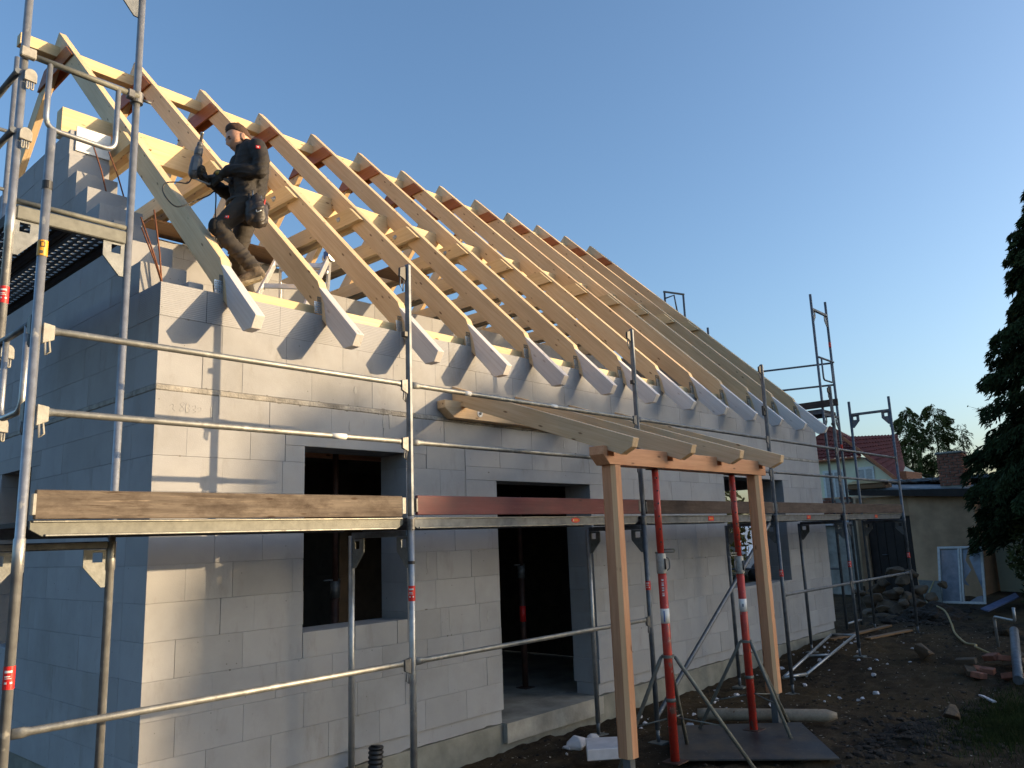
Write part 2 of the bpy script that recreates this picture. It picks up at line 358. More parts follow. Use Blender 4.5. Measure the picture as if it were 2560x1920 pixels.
# ------------------------------------------------------------------ ground
def sstep(a, b, x):
    t = max(0, min(1, (x-a)/(b-a))); return t*t*(3-2*t)
def gz(x, y):
    z = -0.385+0.17*sstep(7.5, 11.5, x)+0.06*sstep(0.2, -2.2, y)*sstep(7, 3, x)
    n = 0.045*noise.noise((x*0.9, y*0.9, 0))+0.025*noise.noise((x*2.7, y*2.7, 3))
    if x < 22 and y < 2: n += 0.030*noise.noise((x*5, y*6, 5))+0.016*noise.noise((x*15, y*15, 9))-0.05*sstep(.22, .05, abs(y+2.55+0.14*(x-6)+.12*noise.noise((x*.8, 1, 1))))*sstep(4.5, 6.5, x)*sstep(14, 11, x)
    far = sstep(22, 60, max(abs(x), abs(y)))
    d = math.hypot((x-6.1)/0.95, (y+2.95)/0.5)   # the dark dug patch
    n += 0.05*max(0, 1-d)*(1+1.2*noise.noise((x*5, y*5, 1)))
    return z+n*(1-far)
def axis(fine0, fine1, step, outer):
    a = [-outer, -120, -60, -30, -16]; a = [v for v in a if v < fine0-1]
    b = []
    v = fine0
    while v < fine1: b.append(v); v += step
    c = [x for x in (fine1, fine1+0.6, fine1+1.4, fine1+2.6, fine1+4.5, fine1+8, fine1+16, fine1+40, 120, outer) if x >= fine1]
    return a+b+sorted(set(c))
xs = axis(-3.0, 16.0, 0.07, 700); ys = axis(-6.0, 1.6, 0.07, 700)
gv = [(x, y, gz(x, y)) for y in ys for x in xs]; nx = len(xs)
gf = [(j*nx+i, j*nx+i+1, (j+1)*nx+i+1, (j+1)*nx+i) for j in range(len(ys)-1) for i in range(nx-1)]
g = mk('ground', gv, gf, M['soil'], smooth=True); tag(g, kind='structure')

# ------------------------------------------------------------------ the house
LX = 11.83; TH = 0.36; DEP = 8.4
house = empty('house_shell', (0, 0, 0))
tag(house, 'unplastered house of pale aerated concrete blocks with an open rafter roof frame under construction', 'house')
rnd = random.Random(3)
def cut(rects, hole):
    hx0, hx1, hz0, hz1 = hole; out = []
    for (a, b, c, d) in rects:
        if b <= hx0+1e-6 or a >= hx1-1e-6 or d <= hz0+1e-6 or c >= hz1-1e-6: out.append((a, b, c, d)); continue
        if a < hx0: out.append((a, hx0, c, d))
        if b > hx1: out.append((hx1, b, c, d))
        m0, m1 = max(a, hx0), min(b, hx1)
        if c < hz0: out.append((m0, m1, c, hz0))
        if d > hz1: out.append((m0, m1, hz1, d))
    return [r for r in out if r[1]-r[0] > 0.015 and r[3]-r[2] > 0.012]
MESHC = {}
def blk(L, H, D, mat, key):
    k = (round(L, 3), round(H, 3), round(D, 3), key)
    if k in MESHC: return MESHC[k]
    bm = bmesh.new(); bmesh.ops.create_cube(bm, size=1)
    for v in bm.verts: v.co = ((v.co.x+.5)*L, (v.co.y+.5)*D, (v.co.z+.5)*H)
    bmesh.ops.bevel(bm, geom=list(bm.edges), offset=0.0015, segments=1, affect='EDGES')
    me = bpy.data.meshes.new('block'); bm.to_mesh(me); bm.free(); me.materials.append(mat)
    MESHC[k] = me; return me
def wall(name, Mx, rows, holes, lintels, depth, parent, corename_mat=None, gap=0.0015, top=None):
    """rows: list of (z0, z1, x0, x1, block length, material). The wall mesh itself is the mortar core behind the joints"""
    vs, fs = [], []; rects_all = []
    for (z0, z1, x0, x1, bl, mt) in rows:
        rects = [(x0, x1, z0, z1)]
        for h in holes: rects = cut(rects, h)
        for (a, b, c, d) in rects: rects_all.append((a, b, c, d, bl, mt, z0, x0))
    for (a, b, c, d, bl, mt, z0, x0) in rects_all:
        k = len(vs); e = 0.012
        for y in (0.006, depth-0.006):
            vs += [(a+e, y, c), (b-e, y, c), (b-e, y, d-0.006), (a+e, y, d-0.006)]
        fs += [(k, k+1, k+2, k+3), (k+7, k+6, k+5, k+4), (k, k+4, k+5, k+1), (k+1, k+5, k+6, k+2), (k+2, k+6, k+7, k+3), (k+3, k+7, k+4, k)]
    w_ = mk(name, vs, fs, M['core'], parent, Mx)
    for (z0, z1, x0, x1, bl, mt) in rows:
        cuts = [x0]; x = x0+(bl*0.5 if int(round(z0/0.25)) % 2 else bl)*(0.85+0.3*rnd.random())
        while x < x1-0.12:
            cuts.append(x); x += bl if rnd.random() < 0.72 else bl*(0.5+0.45*rnd.random())
        cuts.append(x1)
        for a, b in zip(cuts[:-1], cuts[1:]):
            rects = [(a, b, z0, z1)]
            for h in list(holes)+list(lintels): rects = cut(rects, h)
            for (p, q, c, d) in rects:
                g2 = gap*(0.6+0.8*rnd.random())
                me = blk(round((q-p)*200)/200-g2, d-c-g2*0.8, depth, mt, mt.name)
                o = bpy.data.objects.new('block', me)
                off = (p+g2/2, rnd.uniform(-0.0015, 0.0010), c+g2*0.4)
                link(o, Mx @ Matrix.Translation(off), w_)
    for (a, b, c, d) in lintels:
        o = bpy.data.objects.new('lintel', blk(b-a-0.004, d-c-0.003, depth, M['aac'], 'l'))
        link(o, Mx @ Matrix.Translation((a+0.002, -0.002, c+0.0015)), w_)
    return w_
W1 = (1.22, 2.275, 0.94, 2.38); D1 = (3.45, 5.0, -0.5, 2.165); W3 = (8.23, 10.22, 0.79, 2.36)
rows = [(k*0.25, k*0.25+0.25, 0, LX, 0.5, M['aac']) for k in range(10)]
rows += [(2.5, 2.708, 0, LX, 0.8, M['aac'])]
rows += [(2.752, 3.0, 0, LX, 0.62, M['aac']), (3.0, 3.25, 0, LX, 0.55, M['aac']), (3.25, 3.5, 0, LX, 0.62, M['aac_rib'])]
fw_ = wall('front_wall', Matrix.Identity(4), rows, [W1, D1, W3],
           [(1.04, 2.52, 2.38, 2.5), (3.02, 5.45, 2.165, 2.295), (8.02, 10.46, 2.36, 2.5)], TH, house)
# gable wall at x = 0; local x runs along +y, local y along +x
Mg = Matrix(((0, 1, 0, 0), (1, 0, 0, TH), (0, 0, 1, 0), (0, 0, 0, 1)))
rows = [(k*0.25, k*0.25+0.25, 0, 5.0, 0.6, M['aac']) for k in range(10)]
rows += [(2.5, 2.708, 0, 5.0, 0.8, M['aac']), (2.752, 3.0, 0, 5.0, 0.6, M['aac']), (3.0, 3.25, 0, 5.0, 0.6, M['aac']), (3.25, 3.5, 0, 5.0, 0.6, M['aac'])]
for z, y0 in ((3.5, 0.36), (3.75, 0.62), (4.0, 0.92), (4.25, 1.24), (4.5, 1.54), (4.75, 1.83), (5.0, 2.05), (5.25, 2.07)):
    rows.append((z, z+0.25, y0-TH, 5.0, 0.6, M['aac']))
gw = wall('gable_wall', Mg, rows, [(2.42-TH, 3.25-TH, 0.81, 2.37)], [(2.2-TH, 3.5-TH, 2.37, 2.5)], TH, house)
# far gable (inner side seen only through the openings) and rear knee wall, centre wall
Mf = Matrix(((0, 1, 0, LX-TH), (1, 0, 0, TH), (0, 0, 1, 0), (0, 0, 0, 1)))
rows = [(0, 1.0, 0, 7.6, 0.6, M['aac']), (1.0, 2.0, 0, 7.6, 0.6, M['aac']), (2.0, 2.708, 0, 7.6, 0.6, M['aac']), (2.752, 3.5, 0, 7.6, 0.6, M['aac'])]
for z, y0 in ((3.5, 0.5), (3.75, 0.8), (4.0, 1.05), (4.25, 1.3), (4.5, 1.56), (4.75, 1.83), (5.0, 2.05)):
    rows.append((z, z+0.25, y0-TH, 8.4-y0-TH, 0.6, M['aac']))
wall('far_gable_wall', Mf, rows, [(0.70, 2.95, 0.55, 2.33)], [], TH, house)
Mr = Matrix.Translation((0, DEP-TH, 0))
wall('rear_wall', Mr, [(0.9*k, 0.9*k+0.9, TH, LX-TH, 1.2, M['inner_shade']) for k in range(3)]+[(2.75, 3.5, TH, LX-TH, 1.2, M['aac'])], [], [], TH, house)
Mc = Matrix.Translation((0, 3.4, 0))
rows = [(0.68*k-0.1, 0.68*k+0.58, TH, 7.4, 1.0, M['inner_shade']) for k in range(4)]
for k in range(9): rows.append((2.75+0.25*k, 3.0+0.25*k, TH, 11.4, 0.5, M['aac']))
rows.append((5.0, 5.18, TH, 3.05, 0.5, M['aac']))
wall('centre_wall', Mc, rows, [], [], 0.24, house)
for xw in (3.12, 7.2):
    Mp = Matrix(((0, 1, 0, xw-0.15), (1, 0, 0, TH), (0, 0, 1, 0), (0, 0, 0, 1)))
    wall('partition_wall', Mp, [(0.68*k-0.1, 0.68*k+0.58, 0.0 if xw > 5 else 1.6, 3.04, 0.6, M['inner_shade']) for k in range(4)], [], [], 0.12, house)
# mortar band, ring slab, floor slab, plinth
box('mortar_band', (-0.004, -0.004, 2.709), (LX+0.004, TH+0.01, 2.751), M['band'], house, 0.006)
box('mortar_band', (-0.0055, TH+0.012, 2.709), (TH, 5.3, 2.751), M['band'], house, 0.006)
box('ceiling_slab', (TH+0.002, TH+0.012, 2.53), (LX-TH-0.002, DEP-TH, 2.70), M['shuttering'], house, 0)
box('floor_slab', (0.04, 0.05, -0.29), (LX-0.04, DEP-0.05, -0.128), M['concrete'], house, 0.004)
def strip(name, x0, x1, y, z0, z1, mt, jag, parent, th=0.3):
    """a course with a ragged lower face line"""
    n = max(2, int((x1-x0)/0.05)); vs, fs = [], []
    for i in range(n+1):
        x = x0+(x1-x0)*i/n; j = jag*(0.5+noise.noise((x*9, z0*3, 1))+0.5*noise.noise((x*31, z0*3, 1)))
        yy = y+0.006*noise.noise((x*3, 2, z0))
        vs += [(x, yy, z0+j), (x, yy, z1), (x, y+th, z1), (x, y+th, z0)]
    for i in range(n):
        a, b = 4*i, 4*i+4
        fs += [(a, b, b+1, a+1), (a+1, b+1, b+2, a+2), (a+2, b+2, b+3, a+3), (a+3, b+3, b, a)]
    fs += [(0, 1, 2, 3), (4*n+3, 4*n+2, 4*n+1, 4*n)]
    return mk(name, vs, fs, mt, parent)
strip('levelling_course', 0.03, 3.445, 0.028, -0.128, -0.003, M['aac'], 0.014, house)
strip('levelling_course', 5.005, LX-0.03, 0.028, -0.128, -0.003, M['aac'], 0.014, house)
strip('plinth', 0.0, LX-0.03, 0.018, -0.7, -0.131, M['plinth'], 0.0, house)
pv = strip('door_sill', 3.45, 5.0, -0.035, -0.30, -0.124, M['concrete'], 0.0, house, th=0.5)
box('gable_plinth', (0.02, 0.33, -0.7), (0.30, 5.3, -0.003), M['plinth'], house, 0.004)
# filler smears and chipped spots on the wall faces
def blob(name, x, z, w_, h_, mt, parent, seed, th=0.0012):
    n = 14; pts = []
    for k in range(n):
        a = 2*PI*k/n; r = 1+0.55*noise.noise((math.cos(a)*1.7+seed*3.1, math.sin(a)*1.7, seed))
        pts.append((x+w_*r*math.cos(a), -0.0019, z+h_*r*math.sin(a)))
    return prism(name, pts, (0, -th, 0), mt, parent, (1, 0, 0), 0)
rs = random.Random(31)
M['filler'] = simple('filler_smear', (0.36, 0.36, 0.36), 0.95, var=0.12, scale=14)
M['damp'] = simple('dark_chip', (0.17, 0.16, 0.15), 0.95, var=0.3, scale=20)
def free(x, z):
    for (a, b, c, d) in (W1, D1, W3):
        if a-.08 < x < b+.08 and c-.08 < z < d+.08: return False
    return True
for k in range(34):
    x = rs.uniform(.15, 6.5); z = rs.choice((2.62, 2.58, 2.66, 2.9, 2.45, 2.3, 3.1, 1.9, 1.4, .9))+rs.uniform(-.03, .03)
    if free(x, z): blob('filler_smear', x, z, rs.uniform(.006, .018), rs.uniform(.03, .09), M['filler'], fw_, k)
for k in range(90):
    x = rs.uniform(.03, 8.0); z = 0.25*rs.randint(1, 13)+rs.uniform(-.006, .006)
    if k % 3 == 0: z = rs.choice((2.706, 2.756))
    if free(x, z): blob('chip', x, z, rs.uniform(.004, .022), rs.uniform(.003, .008), M['damp'], fw_, k+50, .0006)

# roof: slope line z = ZR - SL*(YR - y)
YR, ZR, SL = 4.2045, 7.789, 0.9625
zt = lambda y: ZR-SL*(YR-y)
VD = 0.290; RT = 0.08; RX0, RSP, NR = 0.4801, 0.8875, 13
sd = V((0, 1, SL)).normalized()
def rafter(x, side=1):
    ylap = 0.07
    top, bot = zt, (lambda y: zt(y)-VD)
    P = lambda y, z: V((x, y if side > 0 else 2*YR-y, z))
    g_ = V((0, side, SL))
    up_pts = [P(ylap, zt(ylap)), P(YR-0.002, zt(YR-0.002)), P(YR-0.002, bot(YR-0.002)), P(ylap-0.13, bot(ylap-0.13)), P(-0.02, zt(-0.02)-0.13)]
    r = prism('rafter', up_pts, (RT, 0, 0), M['wood'], house, g_, 0.003)
    e = -0.473
    tl = [P(ylap-0.001, zt(ylap)-0.036), P(e, 3.238), P(-0.416, 3.150), P(-0.300, 3.148), P(ylap-0.132, bot(ylap-0.132)), P(-0.021, zt(-0.02)-0.131)]
    prism('rafter_tail', tl, (RT-0.001, 0, 0), M['paint'], r, g_, 0.003)
    return r
ra = rafter(RX0); rb = rafter(RX0, -1)
def holed_plate(name, o, a, b, n, m, mt, parent, th):
    """perforated plate spanned by vectors a, b from o with every second cell of an n x m grid open"""
    o, a, b = V(o), V(a), V(b); bm = bmesh.new()
    g_ = [[bm.verts.new(o+a*(i/n)+b*(j/m)) for j in range(m+1)] for i in range(n+1)]
    for i in range(n):
        for j in range(m):
            if i % 2 == 1 and j % 2 == 1: continue
            bm.faces.new((g_[i][j], g_[i+1][j], g_[i+1][j+1], g_[i][j+1]))
    nrm = a.cross(b).normalized()*th
    r = bmesh.ops.extrude_face_region(bm, geom=list(bm.faces))
    for v in r['geom']:
        if isinstance(v, bmesh.types.BMVert): v.co += nrm
    bmesh.ops.recalc_face_normals(bm, faces=bm.faces)
    me = bpy.data.meshes.new(name); bm.to_mesh(me); bm.free(); me.materials.append(mt)
    return link(bpy.data.objects.new(name, me), Matrix.Identity(4), parent)
holed_plate('bracket', (RX0-0.070, 0.004, 3.502), (0.068, 0, 0), (0, 0.012, 0.105), 9, 11, M['bracket'], ra, 0.003)
holed_plate('bracket', (RX0-0.004, 0.005, 3.505), (0, 0.055, 0.02), (0, 0.010, 0.150), 5, 11, M['galv_pale'], ra, 0.003)
def jit(i): return Matrix.Translation((RSP*i+0.004*math.sin(i*2.3), 0, 0.006*math.sin(i*1.7)))
for i in range(1, NR):
    for o in (ra, rb): dup(o, jit(i), house)
def plank_y(name, x, y0, z0, z1, t, mt, slant=True):
    """board across the roof whose two ends follow the roof slope; x face to x+t"""
    k = (z1-z0)/SL
    pts = [(x, y0, z0), (x, y0+k, z1), (x, 2*YR-y0-k, z1), (x, 2*YR-y0, z0)]
    return prism(name, pts, (t, 0, 0), mt, house, (0, 1, 0), 0.002)
gs = [plank_y('gusset_board', RX0-0.026, 3.64, 7.225, 7.425, 0.025, M['gusset']),
      plank_y('gusset_board', RX0+RT+0.001, 3.70, 7.215, 7.40, 0.025, M['gusset'])]
ties = [plank_y('collar_tie', RX0-0.062, 1.735, 5.385, 5.590, 0.060, M['wood_y']),
        plank_y('collar_tie', RX0+RT+0.002, 1.735, 5.385, 5.590, 0.060, M['wood_y'])]
def bolt(x, y, z, parent, L=0.03):
    tube('bolt', [(x, y, z), (x-0.005, y, z), (x-0.0055, y, z), (x-0.006-L, y, z)], [0.032, 0.032, 0.011, 0.011], M['rod'], parent, 14)
bolt(RX0-0.062, 2.16, 5.50, ties[0]); bolt(RX0-0.062, 2*YR-2.16, 5.50, ties[0])
for i in range(1, NR):
    for o in gs+ties: dup(o, Matrix.Translation((RSP*i, 0, 0.006*math.sin(i*1.7))), house)
# purlins
beam('ridge_purlin', (0.065, YR, 7.495), (LX+0.1, YR, 7.495), 0.12, 0.14, M['wood_y'], house)
beam('purlin', (0.02, 2.47, 5.735), (LX+0.05, 2.47, 5.735), 0.14, 0.285, M['wood_y'], house)
beam('purlin', (0.02, 2*YR-2.47, 5.735), (LX+0.05, 2*YR-2.47, 5.735), 0.14, 0.285, M['wood_y'], house)
# pieces of wall plate between the rafters
for i in range(NR-1):
    x0 = RX0+RSP*i+RT+0.003; x1 = RX0+RSP*(i+1)-0.003
    if i == 0: x0 += 0.02
    beam('wall_plate', (x0, 0.17, 3.553), (x1, 0.17, 3.553), 0.14, 0.10, M['wood_y'], house)
# pier foam, loose timbers on the centre wall
box('foam_strip', (0.05, 2.052, 5.30), (TH-0.005, 2.066, 5.545), M['foam'], house, 0)
for (x0, x1, y, z) in ((1.2, 1.95, 3.3, 5.235), (2.35, 3.2, 3.28, 5.235), (4.4, 5.1, 3.0, 5.35)):
    o = box('loose_board', (x0, y-0.25, z), (x1, y+0.2, z+0.03), M['brownboard'], house, 0.003, (1, 0, 0))

# ------------------------------------------------------------------ rebar, loose blocks on the knee wall
def rebar(p, q, lab):
    tag(tube('rebar_rod', [p, V(p).lerp(V(q), .5)+V((0.01, 0, 0)), q], 0.0065, M['rust'], None, 6), lab, 'rebar', 'rebar rods sticking out of the masonry')
rebar((0.15, 0.25, 3.49), (-0.05, 0.28, 4.06), 'rusty rebar rod leaning furthest from the wall corner under the gable steps')
rebar((0.165, 0.28, 3.49), (-0.02, 0.33, 4.0), 'rusty rebar rod crossing the longest leaning rod at the wall corner')
rebar((0.15, 0.30, 3.49), (0.05, 0.29, 4.15), 'upright rusty rebar rod at the wall corner, the straightest one')
rebar((0.19, 1.62, 4.76), (0.055, 1.62, 5.17), 'rusty rebar rod on the upper gable steps, nearer to the pier')
rebar((0.345, 1.62, 4.76), (0.185, 1.62, 5.17), 'rusty rebar rod on the upper gable steps, away from the pier')
tag(box('offcut_block', (0.28, 0.16, 3.502), (0.40, 0.30, 3.60), M['aac'], None, 0.004), 'small grey block offcut lying on the wall top beside the first rafter', 'block')

# ------------------------------------------------------------------ scaffolding
PX = [-1.094, 1.410, 4.441, 7.494, 9.850, 12.650]; YO, YI = -1.06, -0.36
ZD, Z1, Z2, ZL = 1.687, 2.313, 2.740, 0.773
R_ = 0.0242
def gusset(name, o, d, parent, s=1.0, mt=None):
    mt = mt or M['plate']
    """corner plate with a square hole; o is the top corner at the standard, d the way it points"""
    o, d = V(o), V(d); up = V((0, 0, 1)); q = lambda a, b: o+d*(a*s)+up*(b*s)
    P = [q(0, 0), q(.135, 0), q(.135, -.10), q(.03, -.22), q(0, -.22), q(.028, -.018), q(.085, -.018), q(.085, -.075), q(.028, -.075)]
    F = [(0, 1, 6, 5), (1, 2, 7, 6), (2, 3, 8, 7), (3, 4, 0, 5, 8)]
    bm = bmesh.new(); bv = [bm.verts.new(p) for p in P]
    for f in F: bm.faces.new([bv[i] for i in f])
    nrm = d.cross(up).normalized()*0.012
    r = bmesh.ops.extrude_face_region(bm, geom=list(bm.faces))
    for v in r['geom']:
        if isinstance(v, bmesh.types.BMVert): v.co += nrm
    bmesh.ops.translate(bm, verts=bm.verts, vec=-nrm*0.5)
    bmesh.ops.recalc_face_normals(bm, faces=bm.faces)
    me = bpy.data.meshes.new(name); bm.to_mesh(me); bm.free(); me.materials.append(mt or M['galv'])
    ob = link(bpy.data.objects.new(name, me), Matrix.Identity(4), parent)
    # pressed rib along the slanting edge
    tube('rib', [q(.118, -.03), q(.118, -.095), q(.03, -.19)], 0.0065*s, mt or M['galv'], ob, 6)
    return ob
def band(x, y, z, h, mt, parent, r=R_+0.0012, name='sticker'):
    vs, fs = [], []
    for k in range(20):
        an = 2*PI*k/20
        for zz in (z, z+h): vs.append((x+r*math.cos(an), y+r*math.sin(an), zz))
    for k in range(20):
        a = 2*k; b = 2*((k+1) % 20); fs.append((a, b, b+1, a+1))
    return mk(name, vs, fs, mt, parent)
def arcpatch(x, y, z, h, a0, a1, mt, parent, r=R_+0.0022, name='print'):
    vs, fs = [], []
    n = 5
    for k in range(n+1):
        an = a0+(a1-a0)*k/n
        for zz in (z, z+h): vs.append((x+r*math.cos(an), y+r*math.sin(an), zz))
    for k in range(n): fs.append((2*k, 2*k+2, 2*k+3, 2*k+1))
    return mk(name, vs, fs, mt, parent)
def red_sticker(x, y, z, h, parent):
    s_ = band(x, y, z, h, M['redlabel'], parent)
    c = math.atan2(CAM.y-y, CAM.x-x)
    arcpatch(x, y, z+h*0.72, h*0.10, c-0.8, c+0.5, M['white'], s_)
    arcpatch(x, y, z+h*0.54, h*0.05, c-0.8, c+0.2, M['white'], s_)
    arcpatch(x, y, z+h*0.46, h*0.03, c-0.8, c+0.4, M['white'], s_)
    arcpatch(x, y, z+h*0.24, h*0.09, c-0.75, c-0.3, M['white'], s_)
    arcpatch(x, y, z+h*0.24, h*0.09, c+0.2, c+0.6, M['white'], s_)
def standard(x, y, z0, z1, parent, mt=None, joint=None):
    if joint:
        o = tube('standard', [(x, y, z0), (x, y, joint-0.055), (x, y, joint-0.05), (x, y, joint+0.11), (x, y, joint+0.115), (x, y, z1)],
                 [R_, R_, R_+.0035, R_+.0035, R_-.001, R_-.001], mt or M['galv'], parent, 14)
    else: o = tube('standard', [(x, y, z0), (x, y, z1)], R_, mt or M['galv'], parent, 14)
    return o
def rail_clip(x, y, z, sx, parent, ax='x', mt=None):
    """wedge housing at a guardrail joint: plate, with a hanging hoop"""
    d = V((sx, 0, 0)) if ax == 'x' else V((0, sx, 0)); n = V((0, -1, 0)) if ax == 'x' else V((-1, 0, 0))
    c = V((x, y, z))+d*(R_+0.004)
    o = prism('rail_clip', [c+V((0, 0, .035)), c+d*0.055+V((0, 0, .025)), c+d*0.055+V((0, 0, -.05)), c+V((0, 0, -.075))], n*0.020, mt or M['cast'], parent, (0, 0, 1), 0.002)
    a = c+d*0.028+n*0.012
    tube('wedge', [a+V((0, 0, -.03)), a+d*0.012+V((0, 0, -.115)), a-d*0.008+V((0, 0, -.135)), a-d*0.016+V((0, 0, -.05))], 0.006, mt or M['cast'], o, 6)
def guardrail(p, q, parent, mt=None, r=0.019, ends=(1, 1)):
    p, q = V(p), V(q); t = (q-p).normalized(); L = (q-p).length
    path = [p, p+t*.05, p+t*.085, q-t*.085, q-t*.05, q]
    return tube('guardrail', path, [(.008, .026), (.008, .026), (r, r), (r, r), (.008, .026), (.008, .026)], mt or M['rail'], parent, 14)
def scaffold_deck(x0, x1, parent, labels=()):
    z0, z1 = ZD, ZD+0.082
    dk = box('deck', (x0, YO+0.06, z1-0.03), (x1, YI-0.05, z1-0.002), M['deckwood'], parent, 0.002)
    for yy, s_ in ((YO+0.035, 1), (YI-0.028, -1)):
        # channel-section side rail with a cut corner at each end
        pts = [(x0+0.06, yy, z0), (x1-0.06, yy, z0), (x1, yy, z0+0.035), (x1, yy, z1), (x0, yy, z1), (x0, yy, z0+0.035)]
        b_ = prism('deck_side', pts, (0, 0.004*s_+0.012, 0), M['galv_pale'] if x0 < 0 and s_ > 0 else M['galv_dark'], dk, (1, 0, 0), 0.002)
        if s_ > 0:
            beam('lip', (x0+0.01, yy-0.004, z1-0.006), (x1-0.01, yy-0.004, z1-0.006), 0.012, 0.012, M['rail'], dk, bev=0.003)
            beam('lip', (x0+0.07, yy-0.004, z0+0.006), (x1-0.07, yy-0.004, z0+0.006), 0.012, 0.012, M['rail'], dk, bev=0.003)
    return dk
sc = empty('facade_scaffold', (PX[0], YO, gz(PX[0], YO)))
tag(sc, 'long galvanised steel scaffold with toe boards standing along the front of the block house', 'scaffold')
TOP = [3.85, 3.677, 3.686, 3.728, 3.716, 3.848]
for i, x in enumerate(PX):
    gb = gz(x, YO)
    if i == 0:
        st = standard(x, YO, gb+0.12, TOP[0], sc, None, ZD-0.12)
    elif i == 5:
        st = standard(x, YO, gb+0.12, TOP[5], sc, M['galv_dark'], ZD-0.03)
    else:
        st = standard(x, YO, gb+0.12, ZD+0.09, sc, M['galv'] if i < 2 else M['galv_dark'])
        ps = beam('guard_post', (x, YO, ZD+0.085), (x, YO, TOP[i]), 0.046, 0.040, M['galv_dark'], sc, (1, 0, 0), 0.010)
        ring('collar', (x, YO, ZD-0.005), (0, 0, 1), R_+0.001, R_+0.005, 0.075, M['cast'], st)
        # wedge lock near the top of the post
        c = V((x-0.024, YO-0.005, TOP[i]-0.02))
        lk = prism('wedge_lock', [c, c+V((-.055, 0, -.02)), c+V((-.06, 0, -.09)), c+V((-.03, 0, -.10)), c+V((0, 0, -.12))], (0, 0.022, 0), M['black'], ps, (0, 0, 1), 0.003)
        tube('wedge', [c+V((-.045, .01, -.06)), c+V((-.05, .01, -.16)), c+V((-.022, .01, -.20)), c+V((-.012, .01, -.10))], 0.006, M['cast'], ps, 6)
        box('stud', (x-0.055, YO-0.02, Z2+0.36), (x-0.022, YO+0.02, Z2+0.40), M['black'], ps, 0.003)
        if i == 3:
            box('stud', (x-0.075, YO-0.01, Z2+0.30), (x-0.022, YO+0.02, Z2+0.43), M['black'], ps, 0.006)
    if i > 0:
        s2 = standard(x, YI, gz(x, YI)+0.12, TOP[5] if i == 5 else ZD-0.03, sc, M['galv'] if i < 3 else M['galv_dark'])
        beam('transom', (x, YO+R_, ZD-0.030), (x, YI-R_, ZD-0.030), 0.045, 0.045, M['galv_dark'], sc, bev=0.006)
        gusset('gusset_plate', (x, YO+R_-0.004, ZD-0.055), (0, 1, 0), sc)
        gusset('gusset_plate', (x, YI-R_+0.004, ZD-0.055), (0, -1, 0), sc)
        bp = box('base_plate', (x-0.075, YI-0.075, gz(x, YI)-0.012), (x+0.075, YI+0.075, gz(x, YI)+0.012), M['galv_pale'], sc, 0.003)
        tube('spindle', [(x, YI, gz(x, YI)+0.01), (x, YI, gz(x, YI)+0.13)], 0.018, M['galv_dark'], bp, 10)
    bp = box('base_plate', (x-0.075, YO-0.075, gb-0.012), (x+0.075, YO+0.075, gb+0.012), M['galv_pale'], sc, 0.003)
    tube('spindle', [(x, YO, gb+0.01), (x, YO, gb+0.13)], 0.018, M['galv_dark'], bp, 10)
    if i >= 3: box('sole_board', (x-0.22, YO-0.13, gb-0.05), (x+0.2, YO+0.12, gb-0.013), M['plank_dark'], sc, 0.004, (1, 0, 0))
    red_sticker(x, YO, (0.98, 1.185, 1.05, 1.0, 1.0, 1.02)[i], 0.105 if i < 2 else 0.085, st)
    if i == 1: band(x, YO, 1.44, 0.022, M['black'], st, name='tape')
